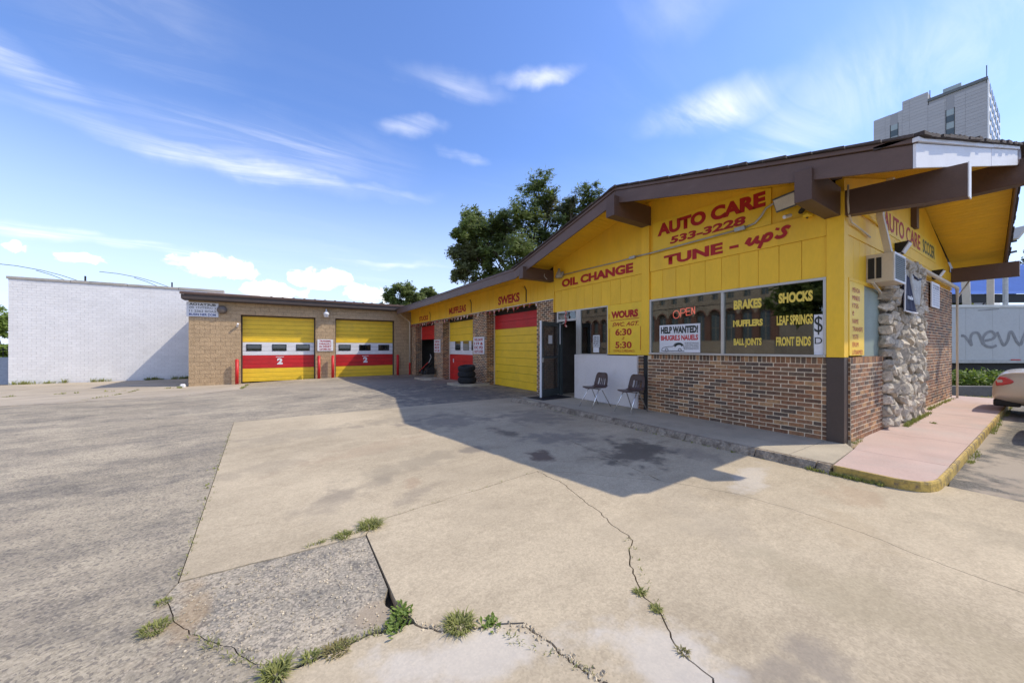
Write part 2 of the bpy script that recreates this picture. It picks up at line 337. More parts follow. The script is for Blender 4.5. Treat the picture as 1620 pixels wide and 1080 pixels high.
GRND = mat('verge_ground', (.13, .135, .06), .95, .3, .6, .2, 20, .8, 30, dirt=(.26, .21, .14), ds=1.2, dth=(.45, .65), damt=.8)
def glass_mat(name, base=.20, tint=(.55, .6, .58)):
    m = bpy.data.materials.new(name); m.use_nodes = True; t = m.node_tree; t.nodes.clear(); b = NB(t)
    o = b.n('ShaderNodeOutputMaterial'); mx = b.n('ShaderNodeMixShader'); tr = b.n('ShaderNodeBsdfTransparent'); gl = b.n('ShaderNodeBsdfGlossy')
    gl.inputs['Roughness'].default_value = .02; tr.inputs[0].default_value = (*tint, 1); gl.inputs[0].default_value = (.9, .93, .95, 1)
    fr = b.n('ShaderNodeFresnel'); fr.inputs[0].default_value = 1.5
    b.l(b.m('ADD', b.m('MULTIPLY', fr.outputs[0], .9), base, clamp=True), mx.inputs[0]); b.l(tr.outputs[0], mx.inputs[1]); b.l(gl.outputs[0], mx.inputs[2]); b.l(mx.outputs[0], o.inputs[0])
    return m
GLASS = glass_mat('window_glass', .10)
GLASSD = glass_mat('dark_glass', .08, (.25, .27, .28))
def emit_mat(name, col, st):
    m, b, p = new_mat(name); p.inputs['Base Color'].default_value = (*col, 1); p.inputs['Emission Color'].default_value = (*col, 1); p.inputs['Emission Strength'].default_value = st
    return m
NEON = emit_mat('neon_tube', (1, .16, .12), 1.3)
def leaf_mat(name, c0, c1, tr=.35):
    m, b, p = new_mat(name)
    g = b.n('ShaderNodeNewGeometry'); oi = b.n('ShaderNodeObjectInfo')
    r = b.m('FRACT', b.m('ADD', g.outputs['Random Per Island'], oi.outputs['Random']))
    co = b.n('ShaderNodeTexCoord').outputs['Object']
    k = b.m('ADD', b.m('MULTIPLY', r, .6), b.m('MULTIPLY', b.noise(co, .5, 3), .5))
    c = b.mix(k, c0, c1); b.l(c, p.inputs['Base Color']); p.inputs['Roughness'].default_value = .55; p.inputs['Specular IOR Level'].default_value = .3
    tl = b.n('ShaderNodeBsdfTranslucent'); b.l(b.mix(.5, c, (.25, .35, .03)), tl.inputs[0])
    mx = b.n('ShaderNodeMixShader'); mx.inputs[0].default_value = tr
    o = m.node_tree.nodes['Material Output']; b.l(p.outputs[0], mx.inputs[1]); b.l(tl.outputs[0], mx.inputs[2]); b.l(mx.outputs[0], o.inputs[0])
    return m
LEAF1 = leaf_mat('leaf_green', (.10, .145, .042), (.25, .29, .105), .5)
LEAF2 = leaf_mat('leaf_olive', (.14, .16, .07), (.27, .27, .14), .4)
LEAF3 = leaf_mat('leaf_bright', (.09, .15, .03), (.22, .30, .06))
LEAFD = leaf_mat('leaf_dark', (.02, .035, .012), (.05, .075, .025), .2)
GRASS = leaf_mat('grass_blade', (.15, .17, .05), (.36, .36, .12), .3)
DRY = leaf_mat('dry_grass', (.20, .16, .06), (.30, .26, .12), .3)
BARK = mat('bark', (.10, .075, .055), .95, .25, 4, .2, 20, .9, 14, bd=.05)

# ------------------------------------------------------------------ ground
def sm(a, b, x):
    t = min(1, max(0, (x-a)/(b-a))); return t*t*(3-2*t)
def H(x, y): return -.20*sm(11, 22, y) - .17*sm(14, 23, y)*sm(2.5, -3.5, x)
def jag(poly, amp, seg=.09, keep=()):
    out_ = []
    n = len(poly)
    for i in range(n):
        p, q = Vector(poly[i][:2]), Vector(poly[(i+1) % n][:2]); L = (q-p).length
        rough = poly[i][2] if len(poly[i]) > 2 else 0
        k = max(1, int(L/(seg*.4))) if rough and L < 30 else 1
        for j in range(k):
            c = p.lerp(q, j/k)
            if rough and j:
                c += Vector((noise.noise(Vector((c.x*5, c.y*5, 3.3))), noise.noise(Vector((c.x*5, c.y*5, 9.1)))))*rough
                c += Vector((noise.noise(Vector((c.x*17, c.y*17, 1.3))), noise.noise(Vector((c.x*17, c.y*17, 5.1)))))*rough*.45; c += Vector((noise.noise(Vector((c.x*45, c.y*45, 1.3))), noise.noise(Vector((c.x*45, c.y*45, 5.1)))))*rough*.3
            out_.append((c.x, c.y))
    return out_
def inset(poly, d):
    n = len(poly); A = sum(poly[i][0]*poly[(i+1) % n][1]-poly[(i+1) % n][0]*poly[i][1] for i in range(n)); s = 1 if A > 0 else -1
    r = []
    for i in range(n):
        p0, p1, p2 = Vector(poly[i-1]), Vector(poly[i]), Vector(poly[(i+1) % n])
        e1, e2 = (p1-p0), (p2-p1)
        if e1.length < 1e-6 or e2.length < 1e-6: r.append(tuple(p1)); continue
        n1 = Vector((-e1.y, e1.x)).normalized()*s; n2 = Vector((-e2.y, e2.x)).normalized()*s
        b = (n1+n2)
        b = b.normalized()*min(1.6, 1/max(.4, b.normalized().dot(n1))) if b.length > .1 else n1
        r.append(tuple(p1+b*d))
    return r
def ground_piece(name, poly, top, bot, m, gap=.006, cuts=(), kind='structure', parent=None, tilt=None):
    pl = inset(jag(poly, 0), gap)
    bm = bmesh.new(); vs = [bm.verts.new((x, y, 0)) for x, y in pl]; f = bm.faces.new(vs); f.normal_update()
    if f.normal.z < 0: f.normal_flip()
    bmesh.ops.triangulate(bm, faces=[f])
    for ax, vals in cuts:
        for c in vals:
            pc = (c, 0, 0) if ax == 'x' else (0, c, 0); no = (1, 0, 0) if ax == 'x' else (0, 1, 0)
            bmesh.ops.bisect_plane(bm, geom=bm.verts[:]+bm.edges[:]+bm.faces[:], plane_co=pc, plane_no=no)
    r = bmesh.ops.extrude_face_region(bm, geom=bm.faces[:])
    nv = [g for g in r['geom'] if isinstance(g, bmesh.types.BMVert)]; ns = set(nv)
    for v in bm.verts:
        dz = 0 if tilt is None else tilt[0]*v.co.x+tilt[1]*v.co.y+tilt[2]
        v.co.z = H(v.co.x, v.co.y)+(top+dz if v in ns else bot)
    bmesh.ops.recalc_face_normals(bm, faces=bm.faces)
    me = bpy.data.meshes.new(name); bm.to_mesh(me); bm.free(); me.materials.append(m)
    o = bpy.data.objects.new(name, me); C.objects.link(o)
    if parent: o.parent = parent
    elif kind: o['kind'] = kind
    return o
YC = [('y', [11+i for i in range(13)]), ('x', [-4, -2, 0, 2.5])]
g_ = MB(); xs = [-80+4*i for i in range(46)]; ys = [-40+3*i for i in range(36)]
for i, x in enumerate(xs):
    for j, y in enumerate(ys): g_.v.append((x, y, -.075+H(x, y)))
for i in range(len(xs)-1):
    for j in range(len(ys)-1):
        k = i*len(ys)+j; g_.f.append((k, k+len(ys), k+len(ys)+1, k+1))
def bare(name, mb, m, kind='structure'):
    me = mb.mesh(name); me.materials.append(m); o = bpy.data.objects.new(name, me); C.objects.link(o); o['kind'] = kind; return o
bare('ground', g_, SOIL)
bare('far_ground', MB().add([(-1500, -1500, -.6), (1500, -1500, -.6), (1500, 1500, -.6), (-1500, 1500, -.6)], [(0, 1, 2, 3)]), GRND)
J = .03
k1 = [(2.6, 3.5, J), (2.62, 3.1, J), (2.5, 2.6, J), (2.4, 2.2, J), (2.3, 1.88, J), (2.0, 1.6, J), (1.85, 1.42, J), (1.82, 1.29, J), (1.655, 1.04, J), (1.62, .86, J), (1.5, -3)]
k2 = [(.60, 1.93, .05), (.77, 1.77, .05), (1.1, 1.586, .05), (1.16, 1.31, .05), (1.22, 1.12, .05), (1.3, -3)]
k3 = [(2.6, 3.5, .02), (3.0, 3.15, .02), (3.6, 2.5, .02), (3.92, 1.87, .02), (3.99, 1.41, .02), (3.94, .8, .02), (3.87, .57, .02), (3.82, .17, .02), (3.8, -3)]
rv = lambda l, rr: [(p[0], p[1], rr) for p in reversed(l)]
lot = thing('lot_slabs', (0, 0, 0), 'large pale concrete slabs of the forecourt split by cracks', 'concrete slabs'); lot['kind'] = 'structure'
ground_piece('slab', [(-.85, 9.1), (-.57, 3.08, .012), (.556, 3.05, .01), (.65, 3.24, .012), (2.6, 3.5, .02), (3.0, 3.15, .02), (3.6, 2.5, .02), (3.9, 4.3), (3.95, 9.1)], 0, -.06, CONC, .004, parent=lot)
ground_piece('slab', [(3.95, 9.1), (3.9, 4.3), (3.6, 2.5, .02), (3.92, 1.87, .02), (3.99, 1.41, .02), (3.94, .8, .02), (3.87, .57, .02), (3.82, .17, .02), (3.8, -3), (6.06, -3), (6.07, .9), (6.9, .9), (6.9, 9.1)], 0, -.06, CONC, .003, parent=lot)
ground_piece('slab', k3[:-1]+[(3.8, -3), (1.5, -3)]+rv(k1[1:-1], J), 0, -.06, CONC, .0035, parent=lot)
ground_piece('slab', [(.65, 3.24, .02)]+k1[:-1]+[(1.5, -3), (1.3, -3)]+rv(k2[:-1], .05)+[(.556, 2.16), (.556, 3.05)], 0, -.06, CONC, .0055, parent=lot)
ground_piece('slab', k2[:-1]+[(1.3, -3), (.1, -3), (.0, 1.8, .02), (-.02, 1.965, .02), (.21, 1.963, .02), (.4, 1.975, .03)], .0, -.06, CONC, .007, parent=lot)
pt = ground_piece('asphalt_patch', [(-.57, 3.08, .012), (.556, 3.05), (.55, 2.3, .02), (.50, 2.2, .03), (.53, 2.0, .03), (.21, 1.968, .03), (-.02, 1.985, .03), (-.42, 2.5, .03), (-.60, 2.9, .02)], -.006, -.06, ASPD, .003)
ground_piece('asphalt', [(-60, -20), (-.2, -20), (0.0, 1.5), (-.02, 1.985, .03), (-.42, 2.5, .03), (-.60, 2.9, .02), (-.57, 3.08), (-.85, 9.1), (5.3, 9.12), (8, 9.12), (8, 22.97), (-1.5, 22.97, .03), (-1.5, 18.5, .2), (-2.7, 16.4, .2), (-6.3, 15.6, .2), (-60, 14)], -.004, -.07, ASPH, .003, YC)
ap = thing('apron_slabs', (0, 0, 0), 'weedy pale concrete slabs along the foot of the white wall', 'concrete slabs'); ap['kind'] = 'structure'
for pl in ([(-60, 14), (-9.5, 15.1, .2), (-9.8, 21.5, .04), (-60, 21)], [(-9.5, 15.1, .1), (-6.3, 15.6, .2), (-5.2, 15.9), (-5.4, 22.0, .04), (-9.8, 21.5)], [(-5.2, 15.9, .2), (-2.7, 16.4, .2), (-1.5, 18.5, .1), (-1.5, 22.97), (-3.9, 22.97), (-3.9, 22.4, .03), (-5.4, 22.0)],
           [(-60, 21), (-9.8, 21.5, .04), (-9.6, 28.8), (-60, 28.8)], [(-9.8, 21.5, .04), (-5.4, 22.0, .04), (-3.9, 22.4), (-3.9, 28.8), (-9.6, 28.8)]):
    ground_piece('slab', pl, .004, -.06, APRN, .02, YC+[('y', [24, 26, 28])], parent=ap)
ground_piece('side_road', [(6.09, -8), (60, -8), (60, .78), (17.3, .78), (16.2, .9), (6.6, .76), (6.09, .72)], -.008, -.07, ASPR, .005)

# sidewalk
walk = thing('sidewalk', (6.2, 3, .1), 'raised walk under the shop window with a crumbling kerb', 'sidewalk'); walk['kind'] = 'structure'
def slab(poly, m, top=.1, name='slab', gap=.004, par=None, bot=-.02): 
    o = ground_piece(name, poly, top, bot, m, gap, parent=None, kind=None); p = par or walk; o.parent = p; o.location = -worg(p); return o
ysl = [8.38, 6.6, 4.9, 3.25, 2.0]
for i in range(4): slab([(5.60, ysl[i+1]), (7.0, ysl[i+1]), (7.0, ysl[i]), (5.60 if i else 5.42, ysl[i])], WALK)
slab([(5.60, 1.55), (6.65, 1.62), (7.1, 1.85), (7.0, 2.0), (5.60, 2.0)], WALK)
# crumbling kerb pieces
random.seed(3); y = 8.42
while y > 1.6:
    L = random.uniform(.5, 1.1); y1 = max(1.55, y-L); n = 7
    mb = MB(); rows = []
    for i in range(n+1):
        t = y+(y1-y)*i/n; xo = 5.47 - .14*sm(7.6, 8.4, t); ch = max(0, noise.noise(Vector((t*2.3, 4, 1)))) * .10; w2 = noise.noise(Vector((t*6, 1, 1)))*.03
        rows.append([(xo-.02+w2, t, -.02), (xo+w2+.01, t, .045), (xo+.045+ch*.6+w2, t, .10-ch*.25), (5.585, t, .102), (5.585, t, -.02)])
    m_ = len(rows[0])
    for r_ in rows: mb.v += r_
    for i in range(n):
        for j in range(m_): mb.f.append((i*m_+j, i*m_+(j+1) % m_, (i+1)*m_+(j+1) % m_, (i+1)*m_+j))
    mb.f += [tuple(range(m_)), tuple(n*m_+j for j in reversed(range(m_)))]
    mb.build('kerb_stone', KERB, walk); y = y1-.012
pw = thing('pink_sidewalk', (9, 1.3, .1), 'pink concrete pavement beside the stone pillar with yellow kerb', 'sidewalk'); pw['kind'] = 'structure'
bx = [6.64, 8.37, 10.1, 11.8, 13.4, 15.1]
slab([(5.532, 1.53), (5.532, 1.02), (5.562, .92), (5.61, .86), (5.68, .81), (5.79, .777), (5.9, .768), (6.64, .77), (6.64, 1.62), (5.9, 1.56)], PINK, par=pw)
for i in range(5): slab([(bx[i], .775+.014*i), (bx[i+1], .775+.014*(i+1)), (bx[i+1], 1.83), (bx[i], 1.62 if i == 0 else 1.83)], PINK, par=pw)
slab([(15.1, .86), (16.6, .88), (16.6, 1.9), (15.1, 1.83)], PINK, par=pw)
kp = [(5.50, 1.52), (5.50, 1.02), (5.53, .92), (5.58, .84), (5.66, .78), (5.78, .745), (5.9, .735), (6.6, .735), (9, .755), (12, .79), (15, .82), (16.6, .84)]
for i in range(len(kp)-1):
    p, q = Vector((*kp[i], 0)), Vector((*kp[i+1], 0)); L = (q-p).length; n = max(1, int(L/1.2))
    for j in range(n):
        a, b = p.lerp(q, j/n), p.lerp(q, (j+1)/n-.006 if n > 1 else 1); d = (b-a).normalized(); nn = Vector((-d.y, d.x, 0))
        if nn.dot(Vector((7.5, 1.3, 0))-a) < 0: nn = -nn
        pr_ = [(0, -.02), (.004, .08), (.012, .102), (.034, .104), (.034, -.02)]
        mb = MB()
        for c in (a, b): mb.v += [tuple(c+nn*u+Vector((0, 0, z))) for u, z in pr_]
        mb.f = [(k, (k+1) % 5, 5+(k+1) % 5, 5+k) for k in range(5)]+[(4, 3, 2, 1, 0), (5, 6, 7, 8, 9)]
        mb.build('kerb_stone', KYEL, pw, bevel=0)
# pads at the piers
for k, (a, b, c) in enumerate(((12.55, 14.15, 5.75), (17.3, 18.9, 5.85))):
    o = ground_piece('pier_pad', [(c, b-.1, .03), (c+.05, a+.25, .03), (c+.45, a, .03), (6.95, a), (6.95, b)], .085, -.02, WALK, 0, kind='structure')
ground_piece('door_mat', [(5.75, 8.25), (5.8, 7.55), (6.85, 7.6), (6.85, 8.3)], .112, .102, RUB, 0, kind=None)
tag(bpy.data.objects['door_mat'], 'dark rubber mat on the walk at the open office door', 'door mat')
tag(pt, kind='structure')

# ------------------------------------------------------------------ lettering
def text_mesh(body, bold=.03, shear=0, condensed=False):
    cu = bpy.data.curves.new('lettering', 'FONT'); cu.body = body; cu.size = 1; cu.offset = bold; cu.shear = shear; cu.resolution_u = 4
    cu.space_line = .85; cu.align_x = 'CENTER' if '\n' in body else 'LEFT'
    o = bpy.data.objects.new('lettering', cu); me = bpy.data.meshes.new_from_object(o)
    bpy.data.objects.remove(o); bpy.data.curves.remove(cu); return me
AX = {'front': (Vector((0, -1, 0)), Vector((0, 0, 1)), Vector((-1, 0, 0))), 'side': (Vector((1, 0, 0)), Vector((0, 0, 1)), Vector((0, -1, 0)))}
def letter(body, plane, d, a0, a1, z0, z1, m, parent, bold=.03, shear=0, slant=0, name='lettering', basis=None):
    """lettering fitted from a0 (reader's left) to a1 (right), z0 to z1, on the plane at d"""
    me = text_mesh(body, bold, shear); ex, ey, ez = basis or AX[plane]
    vs = [v.co.copy() for v in me.vertices]; x0 = min(v.x for v in vs); x1 = max(v.x for v in vs); y0 = min(v.y for v in vs); y1 = max(v.y for v in vs)
    wdt = abs(a1-a0); og = worg(parent) if parent else Vector((0, 0, 0))
    for v, c in zip(me.vertices, vs):
        s = (c.x-x0)/(x1-x0); t = (c.y-y0)/(y1-y0)
        if basis is None:
            if plane == 'front': p = Vector((d, a0-wdt*s, z0+(z1-z0)*t+slant*s))
            else: p = Vector((a0+wdt*s, d, z0+(z1-z0)*t+slant*s))
        else: p = basis[3]+ex*(a0+wdt*s)+ey*(z0+(z1-z0)*t)
        v.co = p-og
    me.name = name; me.materials.append(m); me.update()
    o = bpy.data.objects.new(name, me); C.objects.link(o)
    if parent: o.parent = parent
    return o
def stroke(pts, wd, plane, d, m, parent, name='lettering', basis=None):
    """flat painted stroke through 2d points (a, z)"""
    global SK; SK = (globals().get('SK', 0)+1) % 6
    n = len(pts); P = [Vector(p) for p in pts]; mb = MB()
    for i, p in enumerate(P):
        t = (P[min(i+1, n-1)]-P[max(i-1, 0)]).normalized(); nn = Vector((-t.y, t.x))*wd/2
        for s in (1, -1):
            q = p+nn*s; e = .0006*SK+.00006*i
            mb.v.append((d-e, q.x, q.y) if plane == 'front' else (q.x, d-e, q.y) if plane == 'side' else tuple(basis[3]+basis[0]*q.x+basis[1]*q.y+basis[2]*(d+e*3)))
    mb.f = [(2*i, 2*i+1, 2*i+3, 2*i+2) for i in range(n-1)]
    return mb.build(name, m, parent, fix=False)
def smooth2(pts, k=6):
    P = [Vector(p) for p in pts]; o = []
    for i in range(len(P)-1):
        p0, p1, p2, p3 = P[max(0, i-1)], P[i], P[i+1], P[min(len(P)-1, i+2)]
        for j in range(k):
            t = j/k; o.append(tuple(.5*((2*p1)+(p2-p0)*t+(2*p0-5*p1+4*p2-p3)*t*t+(3*p1-p0-3*p2+p3)*t**3)))
    o.append(tuple(P[-1])); return o

# ------------------------------------------------------------------ the auto shop
shop = thing('auto_shop', (7, 10, 0), 'yellow and brick auto care shop with brown gabled roof and service bays', 'building')
FX = 6.92; SY = 1.80
def zr(x, y):
    z1 = 4.854-.25*abs(y-5.16) if y < 9.05 else 3.88
    z2 = 5.16-.25*max(abs(x-11.35), 0)-.25*max(0, y-6)
    return max(z1 if y < 9.05 else 3.88, z2, 3.78)
def ye(x): return .94-.42*(x-5.9)/5.45 if x < 11.35 else .52+.5*(x-11.35)/5.45
# bricks
bm_ = bmesh.new(); bmesh.ops.create_cube(bm_, size=1); bv = bmesh.ops.bevel(bm_, geom=bm_.edges[:], offset=.03, segments=1, affect='EDGES')
UNIT = bpy.data.meshes.new('brick'); bm_.to_mesh(UNIT); bm_.free(); UNIT.materials.append(BRICK)
def brick_variant(sx, sy, sz, m, name='brick', j=.004):
    out_ = []
    for k in range(5):
        me = UNIT.copy(); me.name = name; me.materials.clear(); me.materials.append(m)
        for v in me.vertices:
            v.co = Vector((v.co.x*sx, v.co.y*sy, v.co.z*sz)) + Vector((random.uniform(-j, j), random.uniform(-j, j)*.6, random.uniform(-j, j)*.6))
        out_.append(me)
    return out_
def add_brick(mb, cx, cy, cz, sx, sy, sz, c=.004):
    # block with chamfered outer edges, 12 triangles plus
    mb.box(cx-sx/2, cx+sx/2, cy-sy/2, cy+sy/2, cz-sz/2, cz+sz/2)
random.seed(11)
V_str = brick_variant(.05, .199, .055, BRICK, j=.0025); V_row = brick_variant(.05, .056, .095, BRICK, j=.0025); V_half = brick_variant(.05, .095, .055, BRICK, j=.0025)
spot = []
zt = 1.355
yy = 5.05
while yy > 2.02: spot.append(('row', yy-.034, zt-.052)); yy -= .0685
for r in range(17):
    z = zt-.105-.0345-r*.0678+.0; off = 0 if r % 2 else .1065
    if z < .11: break
    yy = 5.13
    if off: spot.append(('half', yy-.05, z)); yy -= .1065
    while yy-.198 > 1.985: spot.append(('str', yy-.099, z)); yy -= .213
    if yy-.10 > 1.985: spot.append(('half', yy-.048, z)); yy -= .1065
    if yy-1.99 > .03: spot.append(('cut', (yy+1.992)/2, z, yy-1.992))
spot.sort(key=lambda s: s[1])
rest = MB()
kk = 0
for k, (ty, yc, zc, *cw) in enumerate(spot):
    xo = FX+.019+random.uniform(-.003, .003)
    if ty == 'cut': add_brick(rest, xo, yc, zc, .05, cw[0], .055); continue
    kk += 1
    if kk <= 300:
        me = random.choice({'row': V_row, 'str': V_str, 'half': V_half}[ty]); inst('brick', me, (xo, yc, zc), shop)
    else:
        sy, sz = {'row': (.058, .095), 'str': (.198, .057), 'half': (.095, .057)}[ty]; add_brick(rest, xo, yc, zc, .05, sy, sz)
def brick_face(mb, plane, d, a0, a1, z0, z1, topz=None):
    """running bond joined bricks on a plane; faces at d outward"""
    r = 0; z = z1-.035
    while z-.03 > z0-.02:
        a = a0
        if r % 2: 
            w_ = min(.095, a1-a)
            if w_ > .03: add_brick(mb, *((d+.02, a+w_/2, z) if plane == 'front' else (a+w_/2, d+.02, z)), *((.05, w_-.012, .055) if plane == 'front' else (w_-.012, .05, .055)))
            a += .1065
        while a < a1-.03:
            w_ = min(.2, a1-a); dd = d+.02+random.uniform(-.002, .002)
            add_brick(mb, *((dd, a+w_/2, z) if plane == 'front' else (a+w_/2, dd, z)), *((.05, w_-.012, .055) if plane == 'front' else (w_-.012, .05, .055)))
            a += .213
        z -= .0678; r += 1
# low wall core / mortar
MB().box(FX, 7.1, 1.988, 5.14, .0, 1.352).build('mortar', MORT, shop)
# side low wall
MB().box(7.06, 8.82, SY-.05, SY+.12, .0, 1.35).build('mortar', MORT, shop)
a = 7.06
while a < 8.78: add_brick(rest, a+.032, SY-.031, 1.31, .058, .05, .095); a += .0685
brick_face(rest, 'side', SY-.049, 7.06, 8.80, .1, 1.25)
brick_face(rest, 'front', 7.061, SY-.05, SY+.04, .1, 1.35)
# far side wall
MB().box(11.1, 15.8, SY+.0, SY+.15, 0, 3.06).build('mortar', MORT, shop)
brick_face(rest, 'side', SY+.001, 11.2, 15.79, .1, 3.05)
# strip beside the white panel
MB().box(FX, 7.08, 5.2, 5.42, 0, 1.33).build('mortar', MORT, shop)
brick_face(rest, 'front', FX-.018, 5.24, 5.40, .1, 1.31)
# piers
PIER = [(8.46, 9.34), (12.73, 14.0), (17.45, 18.7), (21.97, 22.93)]
for p0, p1 in PIER:
    z0 = H(FX, p0)-.02
    MB().box(FX, 7.32, p0+.015, p1-.015, z0-.1, 2.99).build('mortar', MORT, shop)
    brick_face(rest, 'front', FX+.001, p0, p1, z0, 2.985)
    if p0 > 9: brick_face(rest, 'side', p0, FX+.02, 7.3, z0, 2.985)
rest.build('bricks', BRICK, shop, kind='stuff')
# corner post
MB().box(6.885, 7.075, SY-.02, 1.985, 1.358, 3.79).build('corner_post', YEL, shop, bevel=.004)
MB().box(6.885, 7.075, SY-.02, 1.985, .09, 1.352).build('corner_post', BRN2, shop, bevel=.004, label='dark brown lower half of the corner post')
MB().box(6.90, 7.06, 5.145, 5.235, .09, 1.33).build('post', BLK, shop, bevel=.003)
# window sill and frame of the big window
wf = MB().box(6.865, 7.0, 1.99, 5.075, 1.356, 1.392).box(6.89, 6.97, 1.99, 5.075, 2.53, 2.57).box(6.89, 6.97, 5.04, 5.075, 1.392, 2.53).box(6.89, 6.97, 1.99, 2.025, 1.392, 2.53).box(6.885, 6.965, 3.475, 3.525, 1.392, 2.53).build('window_frame', ALU, shop, bevel=.003)
MB().box(6.925, 6.931, 2.025, 3.475, 1.392, 2.53).build('pane', GLASS, wf)
MB().box(6.925, 6.931, 3.525, 5.04, 1.392, 2.53).build('pane', GLASS, wf)
# inside of the office
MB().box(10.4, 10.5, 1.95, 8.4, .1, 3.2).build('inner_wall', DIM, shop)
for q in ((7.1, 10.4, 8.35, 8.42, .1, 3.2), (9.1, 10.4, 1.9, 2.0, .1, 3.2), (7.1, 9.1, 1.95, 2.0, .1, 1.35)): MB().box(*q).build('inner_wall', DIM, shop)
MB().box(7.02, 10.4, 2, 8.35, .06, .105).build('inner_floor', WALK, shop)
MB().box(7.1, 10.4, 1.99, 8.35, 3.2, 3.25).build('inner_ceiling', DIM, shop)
dk = thing('office_counter', (8.9, 4.5, .105), 'dim counter standing inside the office behind the shop window', 'counter')
MB().box(8.6, 9.2, 3.2, 5.6, .105, 1.1).build('counter_body', DIM, dk); MB().box(8.5, 9.25, 3.15, 5.65, 1.1, 1.14).build('counter_top', BRN, dk, bevel=.005)
# siding: right bay and left bay boards, trim, upper panels
def boards(y0, y1, z0, z1, n, x=6.915, name='siding_board'):
    w_ = (y1-y0)/n
    for i in range(n):
        MB().box(x+random.uniform(0, .002), x+.03, y0+w_*i+.003, y0+w_*(i+1)-.003, z0, z1).build(name, YEL, shop, bevel=.003)
MB().prism([(1.985, 2.575), (8.46, 2.575), (8.46, zr(5.9, 8.46)-.04), (5.16, 4.81), (1.985, zr(5.9, 1.985)-.04)], 'x', 6.945, 7.08).build('wall', YEL, shop)
boards(1.99, 5.07, 2.572, 3.188, 10); boards(5.285, 8.42, 2.572, 3.188, 10)
MB().box(6.90, 6.945, 1.99, 5.07, 3.192, 3.57).build('trim_board', YEL, shop, bevel=.004)
MB().box(6.90, 6.945, 5.285, 8.42, 3.192, 3.60).build('trim_board', YEL, shop, bevel=.004)
MB().box(6.878, 6.945, 5.078, 5.28, 1.335, 4.74).build('pilaster', YEL, shop, bevel=.004)
MB().box(6.895, 6.945, 8.425, 8.47, 2.575, 4.0).build('pilaster', YEL, shop, bevel=.004)
MB().prism([(2.72, 3.58), (5.0, 3.58), (5.0, 4.26), (2.95, 4.25), (2.72, 4.19)], 'x', 6.918, 6.944).build('sign_board', YEL2, shop, bevel=.003)
letter('AUTO CARE', 'front', 6.914, 4.89, 2.80, 3.93, 4.20, REDL, shop, .06, 0, -.02)
letter('533-3228', 'front', 6.914, 4.59, 3.11, 3.695, 3.85, REDL, shop, .045, .1)
letter('TUNE -', 'front', 6.896, 4.72, 3.22, 3.26, 3.47, REDL, shop, .05)
for pts, wd in (([(.0,.42),(.05,.62),(.10,.74),(.07,.5),(.09,.36),(.15,.38),(.22,.55),(.28,.74),(.25,.5),(.28,.38),(.34,.44)], .058), ([(.45,.76),(.39,.4),(.31,-.02)], .06), ([(.41,.5),(.49,.74),(.58,.74),(.59,.55),(.52,.38),(.42,.40)], .058), ([(.74,1.0),(.715,.86)], .058), ([(.99,.84),(.93,.94),(.85,.86),(.87,.70),(.90,.56),(.84,.42),(.74,.41),(.69,.52)], .058)):
    stroke(smooth2([(3.10-.66*u, 3.215+.27*v) for u, v in pts], 5), wd, 'front', 6.896, REDL, shop)
letter('OIL CHANGE', 'front', 6.896, 8.07, 5.52, 3.27, 3.50, REDL, shop, .055)
# hours board
MB().box(6.893, 6.95, 5.285, 6.30, 1.335, 2.565).build('hours_board', YEL2, shop, bevel=.003)
letter('WOURS', 'front', 6.889, 6.18, 5.38, 2.22, 2.40, REDL, shop, .06)
stroke([(6.2, 2.175), (5.35, 2.19)], .012, 'front', 6.889, REDL, shop)
letter('SWC. AGT.', 'front', 6.889, 6.15, 5.36, 2.02, 2.12, REDL, shop, .02, .35)
letter('6:30', 'front', 6.889, 6.05, 5.56, 1.80, 1.965, REDL, shop, .03)
letter('2', 'front', 6.889, 5.86, 5.77, 1.70, 1.76, REDL, shop, .01, .3)
letter('5:30', 'front', 6.889, 6.05, 5.56, 1.49, 1.65, REDL, shop, .03)
letter('DOMUL.G.MRDANCS', 'front', 6.889, 6.10, 5.48, 1.395, 1.455, REDL, shop, 0)
stroke([(6.23, 1.98), (6.235, 1.37)], .012, 'front', 6.889, REDL, shop); stroke([(5.31, 2.0), (5.315, 1.45)], .012, 'front', 6.889, REDL, shop); stroke([(6.245, 2.34), (6.25, 2.22)], .012, 'front', 6.889, REDL, shop)
# window left of the hours board, transom and door frame
w2 = MB().box(6.90, 6.97, 7.29, 7.47, .1, 2.57).box(6.90, 6.97, 6.30, 7.29, 2.535, 2.57).box(6.90, 6.97, 6.30, 6.33, 1.34, 2.535).box(6.90, 6.97, 6.33, 7.29, 1.31, 1.34)
w2 = w2.box(6.895, 6.975, 7.47, 8.25, 2.27, 2.33).box(6.90, 6.97, 7.47, 8.25, 2.53, 2.57).box(6.90, 6.97, 8.25, 8.30, .1, 2.57).build('window_frame', ALU, shop, bevel=.003)
MB().box(6.93, 6.936, 6.33, 7.29, 1.34, 2.535).build('pane', GLASS, w2); MB().box(6.93, 6.936, 7.47, 8.25, 2.33, 2.53).build('pane', GLASS, w2)
MB().box(6.94, 7.02, 8.16, 8.25, .1, 2.27).build('door_jamb', ALUD, shop, bevel=.003)
MB().box(6.95, 7.0, 8.30, 8.44, .1, 2.57).build('filler_wall', BRN2, shop)
